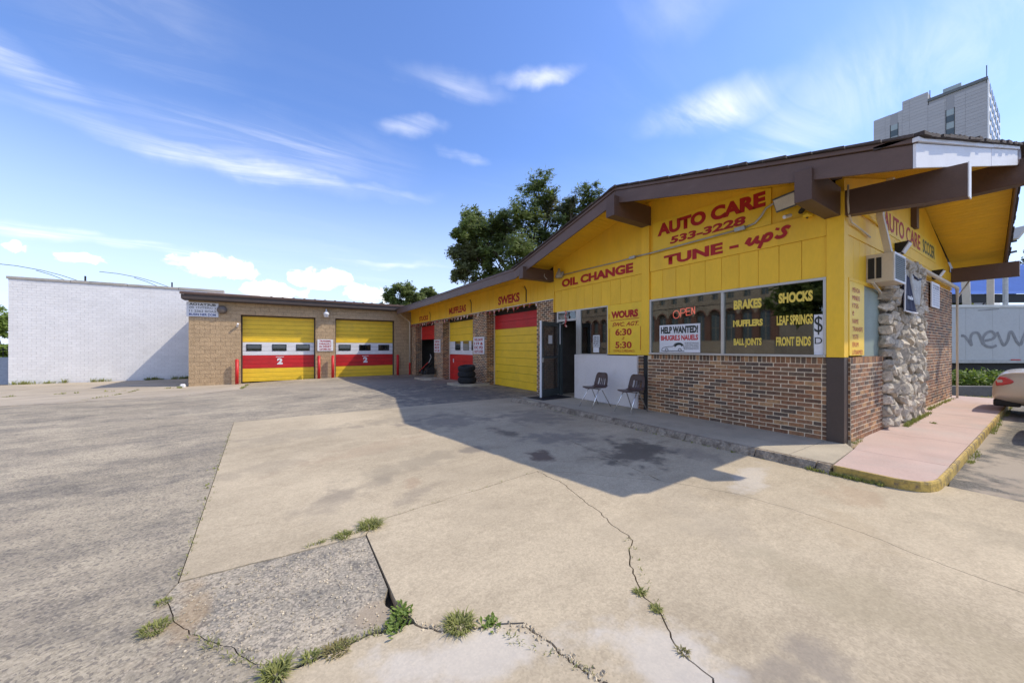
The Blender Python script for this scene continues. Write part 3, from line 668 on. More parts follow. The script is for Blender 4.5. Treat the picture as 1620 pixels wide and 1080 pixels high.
# inside the doorway: posters on a board
ib = thing('notice_board', (7.6, 7.7, .8), 'cluttered board of posters just inside the office doorway', 'notice board')
MB().box(7.56, 7.62, 7.35, 8.1, .8, 2.2).build('board', DIM, ib)
for (a, b, c, d, m) in ((7.4, 8.05, 1.72, 2.15, TEAL), (7.45, 7.95, 1.47, 1.68, YEL), (7.72, 7.95, 1.05, 1.42, WHT), (7.44, 7.67, 1.05, 1.42, WHT)): MB().box(7.545, 7.558, a, b, c, d).build('poster', m, ib)
# white panel
o = MB().box(6.842, 6.915, 5.375, 7.47, .105, 1.312).build('white_board_panel', PANEL, None, bevel=.004); tag(o, 'plain off-white board panel covering the wall behind the chairs', 'panel')
# upper wall gable behind (above z 3.6) is 'wall'; wing wall
MB().box(6.945, 7.3, 8.47, 23.2, 2.992, 3.85).build('wall', YEL, shop)
n = 36; w_ = (22.93-8.48)/n
for i in range(n): MB().box(6.915+random.uniform(0, .002), 6.944, 8.48+w_*i+.003, 8.48+w_*(i+1)-.003, 2.992, 3.795).build('siding_board', YEL, shop, bevel=.003)
MB().box(6.90, 6.93, 8.47, 22.93, 2.965, 2.991).build('drip_edge', ALU, shop)
for a, b, z0, z1, tx, l0, l1, q0, q1 in ((19.35, 21.4, 3.03, 3.52, 'STUCKS', 21.15, 19.6, 3.09, 3.36), (14.15, 16.8, 3.04, 3.62, 'MUFFLEAS', 16.55, 14.6, 3.13, 3.45), (9.95, 12.1, 3.04, 3.60, 'SWEKS', 11.75, 10.28, 3.11, 3.43)):
    MB().prism([(a, z0), (b, z0), (b, z1), (a+.18, z1), (a, z1-.14)], 'x', 6.885, 6.912).build('sign_board', YEL, shop, bevel=.003)
    stroke([(a-.035, z0), (a-.035, z1-.16), (a+.08, z1+.0)], .05, 'front', 6.911, BRN2, shop, 'sign_edge_shadow')  # dark stroke painted as the sign board's shadow on the siding
    letter(tx, 'front', 6.881, l0, l1, q0, q1, REDL, shop, .045)
# bay doors
def sect_door(parent, plane, d, a0, a1, z0, z1, bands, npan, name='garage_door'):
    """sectional door; bands = [(z_from, z_to, material)]; each panel its own piece"""
    fr = MB()
    def bx3(mb, A0, A1, D0, D1, Z0, Z1): return mb.box(D0, D1, A0, A1, Z0, Z1) if plane == 'front' else mb.box(A0, A1, D0, D1, Z0, Z1)
    bx3(fr, a0-.06, a0, d-.05, d+.06, z0, z1+.05); bx3(fr, a1, a1+.06, d-.05, d+.06, z0, z1+.05)
    g = fr.build(name, CREAM, parent)
    h = (z1-z0)/npan
    for i in range(npan):
        c0, c1 = z0+h*i+.004, z0+h*(i+1)-.004; zm = (c0+c1)/2
        m = next(b[2] for b in bands if b[0] <= zm <= b[1])
        mb = bx3(MB(), a0, a1, d, d+.03, c0, c1)
        bx3(mb, a0+.01, a1-.01, d-.006, d, c0+h*.44, c0+h*.50)
        mb.build('door_panel', m, g, bevel=.004)
    bx3(MB(), a0, a1, d+.035, d+.05, z0, z1).build('door_backing', BLK, g)
    return g
g3 = sect_door(shop, 'front', 7.30, 9.30, 12.72, H(7, 11)-.0, 2.80, [(-1, 2.3, YEL2), (2.3, 3, RED)], 10)
g2 = sect_door(shop, 'front', 7.30, 14.0, 17.44, -.13, 2.80, [(-1, 1.28, RED), (1.28, 1.90, WHT), (1.9, 3, YEL2)], 9)
for a in (14.25, 15.15, 16.1): MB().box(7.275, 7.30, a, a+.62, 1.38, 1.82).build('window', GLASSD, g2, bevel=.03)
MB().box(7.26, 7.29, 16.9, 16.94, .75, .95).build('handle', WHT, g2)
g1 = sect_door(shop, 'front', 7.30, 18.72, 21.95, 2.0, 2.80, [(0, 3, RED)], 3)
MB().box(7.28, 7.42, 18.7, 21.97, 2.8, 3.0).box(7.28, 7.42, 14, 17.45, 2.8, 3.0).box(7.34, 7.42, 9.3, 12.73, 2.8, 3.0).build('lintel', BLK, shop)
# bay interior
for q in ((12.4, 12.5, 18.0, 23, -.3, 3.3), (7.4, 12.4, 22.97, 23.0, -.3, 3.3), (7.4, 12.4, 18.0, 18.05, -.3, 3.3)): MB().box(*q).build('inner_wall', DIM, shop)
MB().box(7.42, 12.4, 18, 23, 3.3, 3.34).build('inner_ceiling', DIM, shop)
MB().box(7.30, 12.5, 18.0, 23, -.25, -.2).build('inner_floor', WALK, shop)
MB().box(15.7, 15.8, SY+.15, 23, 0, 3.5).box(7.3, 15.7, 23, 23.1, -.3, 3.5).build('rear_wall', MORT, shop)
# --- side elevation
sp = MB().prism([(7.08, 2.55), (15.8, 2.55), (15.8, 3.75), (11.35, 5.10), (7.08, 4.04)], 'y', SY+.03, SY+.13)
sp.build('wall', YEL, shop)
MB().box(7.08, 9.2, SY-.01, SY+.03, 3.192, 3.58).build('trim_board', YEL, shop, bevel=.004)
for i in range(7): MB().box(7.08+.29*i+.003, 7.08+.29*(i+1)-.003, SY+.0, SY+.03, 2.55, 3.188).build('siding_board', YEL, shop, bevel=.003)
MB().box(7.06, 9.12, SY-.03, SY+.03, 2.50, 2.548).build('trim_board', YEL, shop, bevel=.003)
MB().box(9.12, 15.79, SY-.0, SY+.03, 3.10, 3.36).build('siding_board', YEL, shop, bevel=.004); MB().box(9.2, 15.79, SY-.0, SY+.03, 3.366, 3.58).build('siding_board', YEL, shop, bevel=.004)
MB().box(8.75, 13.6, SY-.005, SY+.03, 3.584, 4.02).build('sign_board', YEL2, shop, bevel=.003)
letter('AUTO CARE', 'side', SY-.009, 9.0, 11.85, 3.64, 3.97, REDL, shop, .02)
letter('SCCCER', 'side', SY-.009, 12.1, 13.4, 3.65, 3.95, GRNL, shop, .02)
MB().box(11.2, 11.4, SY-.06, SY+.03, 4.03, 4.55).build('ridge_post', BRN, shop, bevel=.004)
sb = MB().box(7.08, 7.78, SY-.03, SY+.02, 1.38, 2.498).build('sign_board', YEL2, shop, bevel=.003)
for i, tx in enumerate(('MEHOA', 'MNEIS', 'ITSS', 'e', 'NAME', 'TRANSFE', 'YSTE', 'ERUM', 'UTNAMED')):
    zt_ = 2.41-.118*i; letter(tx, 'side', SY-.034, 7.2, 7.2+.07*len(tx), zt_-.07, zt_, REDL, shop, .0)
MB().box(7.79, 8.8, SY-.0, SY+.05, 1.36, 2.498).build('wall_panel', TEAL, shop, bevel=.002)
# stone pillar
MB().box(8.76, 11.25, SY-.07, SY+.2, -.05, 3.08).build('stone_backing', MORTG, shop)
random.seed(5); SV = []
for k in range(10):
    bm2 = bmesh.new(); bmesh.ops.create_icosphere(bm2, subdivisions=1 if k % 3 else 2, radius=.5); sd_ = k*7.7
    for v in bm2.verts:
        nn = v.co.normalized(); f = 1+.55*noise.noise(nn*1.7+Vector((sd_, 0, 0)))+.6*noise.noise(nn*3.3+Vector((0, sd_, 0)))
        q = nn*.5*f; v.co = Vector((max(-.42, min(.42, q.x)), max(-.4, min(.4, q.y)), max(-.42, min(.42, q.z))))
    me = bpy.data.meshes.new('stone'); bm2.to_mesh(me); bm2.free(); me.materials.append(STONE); SV.append(me)
cnt = 0; z = .12
while z < 3.05:
    x = 8.80+random.uniform(0, .1); hh = random.uniform(.12, .22)
    while x < 11.2:
        w_ = random.uniform(.12, .32); h2 = hh*random.uniform(.75, 1.35)
        inst('stone', random.choice(SV), (min(x+w_/2, 11.2), SY-.07-random.uniform(0, .05), z+h2/2+random.uniform(-.05, .05)), shop, (random.uniform(-.5, .5), random.uniform(-.9, .9), random.uniform(-.4, .4)), (w_*1.2, random.uniform(.14, .30), h2*1.35)); cnt += 1
        x += w_*.95
    z += hh*.92
z = .1
while z < 3.0:
    for yq in (SY-.02,): inst('stone', random.choice(SV), (8.78, yq-.02, z+.1), shop, (random.uniform(-.4, .4), 0, random.uniform(-.5, .5)), (.24, .30, random.uniform(.2, .3)))
    z += .2
# --- beams
def beam(x0, x1, y0, y1, z0, z1, dz=0, m=BRN):
    mb = MB()
    if x1-x0 > y1-y0: mb.box(x0, x1, y0, y1, z0, z1)
    else: mb.hexa([(x0, y0, z0-dz), (x1, y0, z0-dz), (x1, y1, z0), (x0, y1, z0), (x0, y0, z1-dz*.6), (x1, y0, z1-dz*.6), (x1, y1, z1), (x0, y1, z1)])
    return mb.build('beam', m, shop, bevel=.006)
beam(5.80, 6.90, 1.82, 2.01, 3.44, 3.86); beam(5.72, 6.92, 5.055, 5.275, 4.23, 4.65); beam(5.76, 6.92, 8.44, 8.64, 3.50, 3.84)
b1 = beam(6.92, 7.08, .667, 1.80, 3.44, 3.80, .12)
MB().hexa([(6.915, .655, 3.315), (7.085, .655, 3.315), (7.085, .666, 3.315), (6.915, .666, 3.315), (6.915, .655, 3.732), (7.085, .655, 3.732), (7.085, .666, 3.732), (6.915, .666, 3.732)]).build('beam_cap', WHT, shop)
beam(11.24, 11.46, .12, 1.80, 4.47, 4.92); beam(15.66, 15.84, .70, 1.80, 3.32, 3.70)
# --- fascia: front rake and wing eave
def fseg(p, q, top, dep, th, nv, m, name, lab=None):
    """board between plan points p,q following heights top(p),top(q), depth dep, thickness th outwards along nv"""
    (x0, y0, z0), (x1, y1, z1) = p, q; nx, ny = nv
    return MB().hexa([(x0, y0, z0-dep), (x1, y1, z1-dep), (x1+nx*th, y1+ny*th, z1-dep), (x0+nx*th, y0+ny*th, z0-dep), (x0, y0, z0), (x1, y1, z1), (x1+nx*th, y1+ny*th, z1), (x0+nx*th, y0+ny*th, z0)]).build(name, m, shop, bevel=.004, label=lab)
for (ya, yb) in ((.945, 5.158), (5.162, 9.05)):
    fseg((5.90, ya, zr(5.9, ya)-.055), (5.90, yb, zr(5.9, min(yb, 9.04))-.055), 0, .26, .035, (-1, 0), FASC, 'fascia')
    fseg((5.90, ya-(.04 if ya < 1 else 0), zr(5.9, ya)-.0), (5.90, yb, zr(5.9, min(yb, 9.04))-.0), 0, .052, .06, (-1, 0), FASC, 'fascia_trim')
fseg((5.90, 9.052, 3.86), (5.90, 22.38, 3.84), 0, .28, .035, (-1, 0), FASC, 'fascia'); fseg((5.90, 9.052, 3.885), (5.90, 22.38, 3.86), 0, .05, .055, (-1, 0), FASC, 'fascia_trim')
xm = 9.2; WFA = mat('white_fascia', (.76, .76, .78), .6, .05, 2, .02, 30, 0)  # side fascia boards nearest the corner are plain white, the rest brown
for xa, xb in ((5.865, xm-.012), (xm+.012, 11.1)):
    fseg((xa, ye(xa), zr(max(xa, 5.9), ye(xa))-.05), (xb, ye(xb), zr(xb, ye(xb))-.05), 0, .27, .025, (0, -1), WFA, 'fascia', 'white fascia board')
    fseg((xa-.03, ye(xa), zr(max(xa, 5.9), ye(xa))+.005), (xb, ye(xb), zr(xb, ye(xb))+.005), 0, .05, .05, (0, -1), WFA, 'fascia_trim')
fseg((11.102, ye(11.1), 5.12), (11.348, ye(11.35), 5.16), 0, .33, .03, (0, -1), FASC, 'fascia')
fseg((11.352, ye(11.35), 5.16), (16.85, ye(16.8), 3.79), 0, .33, .03, (0, -1), FASC, 'fascia')
# roof deck with shingle courses
rx = [5.86+i*(16.85-5.86)/74 for i in range(75)]; Yj = [i/110 for i in range(111)]
rt = MB()
for x in rx:
    y0 = ye(x)-.06
    for s in Yj:
        y_ = y0+(23.0-y0)*(s**1.6)
        z_ = zr(max(5.9, x), y_) if y_ >= ye(x) else zr(max(5.9, x), ye(x))
        rt.v.append((x, y_, z_+.006+.008*noise.noise(Vector((x*3, y_*3, 0)))))
nj = len(Yj)
for i in range(len(rx)-1):
    for j in range(nj-1): rt.f.append((i*nj+j, (i+1)*nj+j, (i+1)*nj+j+1, i*nj+j+1))
ro = rt.build('roof', SHIN, shop, fix=False)
so_ = ro.modifiers.new('s', 'SOLIDIFY'); so_.thickness = .03; so_.offset = 1
sh = MB(); random.seed(9); yq = .93
while yq < 9.0:
    L = random.uniform(.18, .34); z0 = zr(5.9, yq); z1 = zr(5.9, min(9.0, yq+L)); h_ = random.uniform(.012, .028); e = random.uniform(.0, .025)
    sh.hexa([(5.815-e, yq, z0+.012), (6.2, yq, z0+.012), (6.2, yq+L-.01, z1+.012), (5.815-e, yq+L-.01, z1+.012), (5.815-e, yq, z0+.03+h_), (6.2, yq, z0+.03+h_), (6.2, yq+L-.01, z1+.03+h_*.3), (5.815-e, yq+L-.01, z1+.03+h_*.3)]); yq += L
xq = 5.84
while xq < 16.7:
    L = random.uniform(.15, .3); z0 = zr(max(5.9, xq), ye(xq)); z1 = zr(xq+L, ye(xq+L)); h_ = random.uniform(.015, .04); e = random.uniform(0, .03); a, b = ye(xq)-.08-e, ye(xq+L)-.08-e
    sh.hexa([(xq, a, z0+.012), (xq+L-.01, b, z1+.012), (xq+L-.01, b+.4, z1+.012), (xq, a+.4, z0+.012), (xq, a, z0+.03+h_), (xq+L-.01, b, z1+.03+h_*.4), (xq+L-.01, b+.4, z1+.03+h_*.4), (xq, a+.4, z0+.03+h_)]); xq += L
sh.build('edge_shingles', SHIN, shop, kind='stuff')
# soffit boards
sof = lambda x, y: zr(x, y)-.045
y_ = 1.02
while y_ < 9.0:
    y2 = min(9.02, y_+.13)
    if not (y_ < 5.16 < y2): 
        x1 = 6.94 if y_ > 1.9 else 6.9; za, zb = sof(5.9, y_+.004), sof(5.9, y2-.004)
        if y_ < 1.75: x1 = 6.4
        MB().hexa([(5.905, y_+.004, za), (x1, y_+.004, za), (x1, y2-.004, zb), (5.905, y2-.004, zb), (5.905, y_+.004, za+.02), (x1, y_+.004, za+.02), (x1, y2-.004, zb+.02), (5.905, y2-.004, zb+.02)]).build('soffit_board', YEL if y_ > 1.9 else BRN, shop)
    else:
        z5 = sof(5.9, 5.16); MB().hexa([(5.905, y_, sof(5.9, y_)), (6.94, y_, sof(5.9, y_)), (6.94, y2, sof(5.9, y2)), (5.905, y2, sof(5.9, y2)), (5.905, y_, z5+.03), (6.94, y_, z5+.03), (6.94, y2, z5+.03), (5.905, y2, z5+.03)]).build('soffit_board', YEL, shop)
    y_ = y2
x_ = 6.42
while x_ < 16.7:
    x2 = min(16.75, x_+.14)
    za, zb = sof(x_, .9), sof(x2, .9); ya, yb = ye(x_)+.005, ye(x2)+.005; ywall = 1.86
    MB().hexa([(x_+.013, ya, za), (x2-.010, yb, zb), (x2-.010, ywall, zb), (x_+.013, ywall, za), (x_+.013, ya, za+.02), (x2-.010, yb, zb+.02), (x2-.010, ywall, zb+.02), (x_+.013, ywall, za+.02)]).build('soffit_board', YEL if x_ > 6.9 else BRN, shop)
    x_ = x2
SJ = MB(); x_ = 6.42+.14  # strips painted darker for the shade in the grooves between soffit boards
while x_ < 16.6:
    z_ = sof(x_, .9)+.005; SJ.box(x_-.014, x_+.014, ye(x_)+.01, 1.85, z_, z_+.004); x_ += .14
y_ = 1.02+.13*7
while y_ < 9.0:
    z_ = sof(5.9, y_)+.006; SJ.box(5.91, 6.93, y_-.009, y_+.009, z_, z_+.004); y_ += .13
SJ.build('soffit_groove_shade', mat('groove_shade_paint', (.42, .22, .015), .8), shop, kind='stuff')
MB().box(5.905, 6.94, 9.03, 22.9, 3.80, 3.82).build('soffit_board', YEL, shop)
MB().box(16.7, 16.8, 1.0, 22, 3.5, 3.75).build('fascia', FASC, shop)
# conduits, downspouts
MB().tube([(6.875, 8.05, 3.63), (6.875, 5.9, 3.60), (6.875, 5.6, 3.605)], .013).tube([(6.868, 5.45, 3.61), (6.85, 5.2, 3.60), (6.85, 5.0, 3.595), (6.89, 3.3, 3.62)], .016).tube([(6.89, 3.1, 3.63), (6.89, 2.95, 3.66), (6.88, 2.85, 3.75), (6.88, 2.78, 3.86), (6.88, 2.68, 3.90), (6.87, 2.55, 3.90)], .018).build('conduit', GALV, shop, smooth=True)
MB().box(6.84, 6.90, 5.44, 5.6, 3.58, 3.64).box(6.85, 6.90, 3.1, 3.28, 3.59, 3.66).build('junction_box', GALV, shop, bevel=.006)
MB().tube([(6.90, 1.74, 3.86), (6.905, 1.745, 3.62), (6.93, 1.74, 3.45), (7.1, 1.755, 3.36), (7.6, 1.76, 3.34), (8.05, 1.76, 3.30)], .013).build('conduit', CREAM, shop, smooth=True)
MB().tube([(7.1, 1.765, 3.615), (9.0, 1.765, 3.6)], .028).build('conduit', YEL, shop, smooth=True)
MB().tube([(9.0, 1.70, 3.16), (15.74, 1.70, 3.16), (15.84, 1.71, 3.10), (15.86, 1.71, 2.9), (15.86, 1.71, .1)], [.042, .042, .036, .026, .024]).build('drain_pipe', CREAM, shop, smooth=True)
MB().tube([(15.86, 1.71, 2.9), (16.4, 1.5, 3.5)], .02).build('drain_pipe', CREAM, shop, smooth=True)
MB().tube([(6.0, 22.33, 3.62), (6.25, 22.5, 3.48), (6.75, 22.78, 3.2), (6.80, 22.80, 3.1), (6.80, 22.8, .55)], .05).build('downspout', CREAM, shop, smooth=True)
MB().tube([(6.80, 22.8, .55), (6.80, 22.8, -.2), (6.7, 22.6, -.22)], .055).build('downspout', RED, shop, smooth=True, label='red foot of the corner downspout')
# screen door
sdm = thing('dummy', (0, 0, 0), '', ''); bpy.data.objects.remove(sdm)
hp, fp = Vector((6.93, 8.22, 0)), Vector((5.97, 7.88, 0)); dv = (fp-hp).normalized(); nv = Vector((-dv.y, dv.x, 0))
def dbox(mb, s0, s1, z0, z1, t0=-.02, t1=.02):
    return mb.hexa([hp+dv*s+nv*t+Vector((0, 0, z)) for z in (z0, z1) for s, t in ((s0, t0), (s1, t0), (s1, t1), (s0, t1))])
mb = MB(); dbox(mb, 0, .09, .13, 2.24); dbox(mb, .90, .985, .13, 2.24); dbox(mb, .09, .90, .13, .32); dbox(mb, .09, .90, 2.12, 2.24); dbox(mb, .09, .90, 1.20, 1.26)
door = mb.build('screen_door', ALUD, shop, bevel=.004)
dbox(MB(), .985, 1.02, .13, 2.25, -.025, .025).build('door_edge', WHT, door)
SCR = mat('mesh_screen', (.06, .05, .042), .7, .2, 3, .1, 90, .2, 120); SCR.node_tree.nodes['Principled BSDF'].inputs['Alpha'].default_value = .62
dbox(MB(), .09, .90, .32, 1.20, -.004, .004).build('mesh_screen', SCR, door); dbox(MB(), .09, .90, 1.26, 2.12, -.004, .004).build('mesh_screen', SCR, door)
dbox(MB(), .93, .97, 1.10, 1.22, -.05, .05).build('handle', ALU, door)
pp = dbox(MB(), .42, .62, 1.62, 1.86, .006, .010)
o = pp.build('paper_notice', WHT, None); tag(o, 'small white paper notice stuck on the open screen door', 'notice')
MB().box(6.885, 6.90, 8.13, 8.16, 1.6, 2.22).build('door_closer', WHT, shop); MB().tube([(6.89, 8.15, 2.19), (6.8, 7.9, 2.2), (6.88, 7.85, 2.27)], .012).build('door_closer', ALU, shop)
# vent pipe on the roof
MB().lathe([(0, 3.85), (.16, 3.85), (.16, 4.35), (.22, 4.35), (.22, 4.5), (0, 4.52)], (8.5, 15.2, 0), 14).build('roof_vent', GALV, shop)

# ------------------------------------------------------------------ things on the shop
# window lettering (printed on the glass)
wl = [('BRAKES', 3.315, 2.864, 2.19, 2.36), ('MUFFLERS', 3.326, 2.845, 1.88, 2.00), ('BALL JOINTS', 3.315, 2.864, 1.51, 1.67), ('SHOCKS', 2.613, 2.158, 2.23, 2.40), ('LEAF SPRINGS', 2.64, 2.158, 1.87, 2.03), ('FRONT ENDS', 2.649, 2.182, 1.53, 1.68)]
for k, (tx, a, b, z0, z1) in enumerate(wl): letter(tx, 'front', 6.921, a, b, z0, z1, YELL, wf, .055 if k in (0, 1, 3) else .042)
hw = thing('help_wanted_sign', (6.918, 4.4, 1.4), 'white HELP WANTED poster with a car drawing in the shop window', 'poster')
MB().box(6.912, 6.919, 3.935, 4.835, 1.405, 1.985).build('board', WHT, hw)
letter('HELP WANTED!', 'front', 6.909, 4.80, 3.975, 1.80, 1.95, DKL, hw, .05)
letter('BHUGRE.S NAUELS', 'front', 6.909, 4.80, 3.975, 1.655, 1.765, RED, hw, .04)
for i, tx in enumerate(('DUETOE REVUVE', 'CUERTONAL EUROC', 'INRCHY DTPERR', 'NERWARSE RHSOR')): letter(tx, 'front', 6.909, 4.25, 3.96, 1.585-.038*i, 1.612-.038*i, DKL, hw, .0)
stroke(smooth2([(4.78, 1.45), (4.75, 1.50), (4.62, 1.525), (4.52, 1.53), (4.46, 1.59), (4.35, 1.60), (4.28, 1.55), (4.26, 1.47)]), .010, 'front', 6.909, DKL, hw, 'car_drawing')
stroke(smooth2([(4.79, 1.44), (4.7, 1.43), (4.5, 1.435), (4.26, 1.43)]), .012, 'front', 6.909, DKL, hw, 'car_drawing')
stroke(smooth2([(4.48, 1.53), (4.42, 1.575), (4.34, 1.58), (4.30, 1.54)]), .045, 'front', 6.909, DKL, hw, 'car_drawing')
for cy in (4.66, 4.36): stroke([(cy+.035*math.cos(t*.6), 1.455+.03*math.sin(t*.6)) for t in range(12)], .012, 'front', 6.909, DKL, hw, 'car_drawing')
ns = thing('neon_open_sign', (6.96, 4.3, 2.1), 'lit red neon OPEN sign hanging in the shop window', 'neon sign')
def neon(pts): MB().tube([(6.955, a, z) for a, z in smooth2(pts, 4)], .007, 6).build('neon_tube', NEON, ns, smooth=True)
def el_(cy, cz, ry, rz): return [(cy+ry*math.cos(t*math.pi/6), cz+rz*math.sin(t*math.pi/6)) for t in range(13)]
neon(el_(4.47, 2.20, .07, .08))
for pts in ([(4.37, 2.14), (4.37, 2.30)], [(4.37, 2.30), (4.29, 2.305), (4.27, 2.26), (4.30, 2.22), (4.37, 2.22)], [(4.25, 2.16), (4.25, 2.31)], [(4.25, 2.31), (4.16, 2.315)], [(4.25, 2.24), (4.17, 2.245)], [(4.25, 2.165), (4.16, 2.17)], [(4.13, 2.17), (4.13, 2.32)], [(4.13, 2.32), (4.07, 2.18)], [(4.07, 2.18), (4.07, 2.33)]):
    neon(pts)
MB().tube([(6.965, 4.5, 2.3), (6.965, 4.48, 2.5)], .002, 4).tube([(6.965, 4.1, 2.3), (6.965, 4.1, 2.5)], .002, 4).tube([(6.965, 4.45, 2.1), (6.965, 4.5, 1.7)], .003, 4).build('wire', BLK, ns)
us = thing('money_sign', (6.918, 2.1, 1.4), 'narrow white sheet with a dark dollar sign in the shop window corner', 'poster')
MB().box(6.912, 6.919, 2.03, 2.14, 1.395, 2.01).build('sheet', WHT, us)
letter('$', 'front', 6.909, 2.135, 2.035, 1.70, 1.99, DKL, us, .0); letter('D', 'front', 6.909, 2.13, 2.04, 1.56, 1.66, DKL, us, .0)
n2_ = thing('window_notice', (6.918, 6.7, 1.36), 'white notice of dark print in the narrow office window', 'notice')
MB().box(6.915, 6.922, 6.60, 6.83, 1.52, 1.83).build('sheet', WHT, n2_); MB().box(6.915, 6.922, 6.62, 6.82, 1.38, 1.51).build('sheet', WHT, n2_)
for i, tx in enumerate(('OPEN 630', 'MON TUE', 'WED THUR', 'FRI SAT', '1 27 5 P')): letter(tx, 'front', 6.911, 6.81, 6.62, 1.765-.055*i, 1.80-.055*i, DKL, n2_, .05)
# signs on piers
def pier_sign(lab, y0, y1, z0, z1, lines):
    t = thing('notice_sign', (6.90, (y0+y1)/2, z0), lab, 'sign'); MB().box(6.875, 6.897, y0, y1, z0, z1).build('board', WHT, t, bevel=.003)
    h = (z1-z0)/(len(lines)+.3)
    for i, tx in enumerate(lines): letter(tx, 'front', 6.871, y1-.1, y0+.1, z1-h*(i+1), z1-h*(i+.3), REDL, t, .03)
pier_sign('white sign with red print on the pier beside the tyre stack', 12.87, 13.85, 1.24, 1.95, ['WE SAW', '119 &', 'DC PD', 'GULFY CLOSES'])
pier_sign('smaller white sign with red print on the pier by the open bay', 17.72, 18.62, 1.25, 1.93, ['SHIFNE', 'BLES', 'MROR', 'FAST LUBE'])
t = thing('hanging_tag', (7.5, 18.9, 1.1), 'yellowed paper sign hanging in the mouth of the open bay', 'sign'); MB().box(7.44, 7.46, 19.0, 19.6, .95, 1.35).build('sheet', mat('old_paper', (.5, .42, .2), .8), t)
letter('42', 'front', 7.437, 19.45, 19.15, 1.05, 1.25, DKL, t, .03)
# pennant garland
gar = thing('pennant_garland', (6.86, 15, 2.95), 'string of small red and white pennants hung over the bay doors', 'garland')
RW = new_mat('pennant_cloth'); b = RW[1]; g = b.n('ShaderNodeNewGeometry'); oi = b.n('ShaderNodeObjectInfo'); co = b.n('ShaderNodeTexCoord').outputs['Object']
b.l(b.mix(b.m('GREATER_THAN', b.m('ADD', b.noise(co, 18, 2), b.m('MULTIPLY', oi.outputs['Random'], .3)), .68), (.55, .10, .09), (.75, .62, .55)), RW[2].inputs['Base Color']); RW = RW[0]
random.seed(4); pts = []; y_ = 9.3
while y_ < 22.9: pts.append((6.872, y_, 2.95+.02*math.sin(y_*4)-.0)); y_ += .17
MB().tube(pts, .006, 5).build('cord', BRN, gar)
for (x, y_, z) in pts[::2]:
    a, b_ = random.uniform(.09, .16), random.uniform(.10, .2); tw = random.uniform(-.05, .05); sw = random.uniform(-.07, .07)
    MB().add([(x, y_-a/2, z), (x, y_+a/2, z), (x-.02+tw, y_+sw+.02, z-b_), (x-.03-tw, y_+sw-.03, z-b_*.8), (x-.004, y_-a/2, z), (x-.004, y_+a/2, z), (x-.024+tw, y_+sw+.02, z-b_), (x-.034-tw, y_+sw-.03, z-b_*.8)], [(0, 1, 2, 3), (4, 7, 6, 5), (0, 4, 5, 1), (1, 5, 6, 2), (2, 6, 7, 3), (3, 7, 4, 0)]).build('pennant', RW, gar)
st = thing('door_streamer', (6.86, 7.8, 2.2), 'red and white streamer dangling from the transom over the office door', 'streamer')
st_p = [(6.86+.02*math.sin(k*1.3), 7.86+.02*math.cos(k*2), 2.56-.042*k) for k in range(12)]
MB().tube(st_p, [.02+.012*math.sin(k*2) for k in range(12)], 6).build('ribbon', RW, st)
# flood lights
def flood(lab, c, d, s=1):
    t = thing('flood_light', c, lab, 'lamp'); d = Vector(d).normalized(); r = d.cross(Vector((0, 0, 1))).normalized(); u = r.cross(d); c = Vector(c)
    h0 = [c+d*.02*s+r*(a*.16*s)+u*(b*.1*s) for a, b in ((-1, -1), (1, -1), (1, 1), (-1, 1))]; h1 = [c-d*.09*s+r*(a*.1*s)+u*(b*.06*s) for a, b in ((-1, -1), (1, -1), (1, 1), (-1, 1))]
    MB().hexa(h1+h0).build('housing', ALUD if s > 1 else GALV, t, bevel=.008*s)
    MB().obox(c+d*.03*s, r, u, d, .135*s, .075*s, .006*s).build('lens', mat('lamp_lens', (.55, .52, .45), .25), t)
    MB().tube([c-d*.09*s, c-d*.16*s+Vector((0, 0, -.03))], .014).build('bracket', GALV, t); return t
fl = flood('wide grey flood light beside the corner beam above TUNE', (6.78, 2.45, 3.84), (-.8, .25, -.35), 1.2)
t = thing('wall_lamp', (6.80, 8.12, 3.7), 'weathered twin bulb lamp on the wall left of OIL CHANGE', 'lamp')
MB().lathe([(0, .16), (.03, .16), (.035, .09), (.07, .05), (.105, -.05), (.11, -.1), (.08, -.12), (0, -.12)], (6.80, 8.08, 3.66), 14).build('lamp_shade', mat('dirty_glass', (.34, .31, .24), .3, .2, 8, .1, 40, .1, 60), t, smooth=True); MB().box(6.84, 6.90, 7.98, 8.2, 3.60, 3.72).build('back_plate', GALV, t, bevel=.01)
t = thing('cable_hook', (5.95, 8.3, 3.7), 'small bent wire hook on the beam end beside the wall lamp', 'hook'); MB().tube([(6.5, 8.38, 3.68), (6.45, 8.34, 3.60), (6.55, 8.33, 3.52)], .01).build('wire', ALU, t)
t = thing('security_camera', (6.8, 2.28, 3.5), 'white dome and bullet security camera under the corner beam', 'camera')
MB().lathe([(0, .04), (.05, .035), (.07, 0), (.06, -.03), (0, -.05)], (6.86, 2.2, 3.56), 16).build('dome', YEL2, t, smooth=True)
MB().tube([(6.84, 2.42, 3.62), (6.72, 2.46, 3.58)], .028, 10).build('camera_body', WHT, t); MB().tube([(6.88, 2.3, 3.64), (6.70, 2.15, 3.70)], .035, 8).build('mount_arm', BLK, t)
MB().lathe([(0, .0), (.02, 0), (0, -.02)], (6.83, 2.2, 3.515), 8).build('lens', BLK, t)
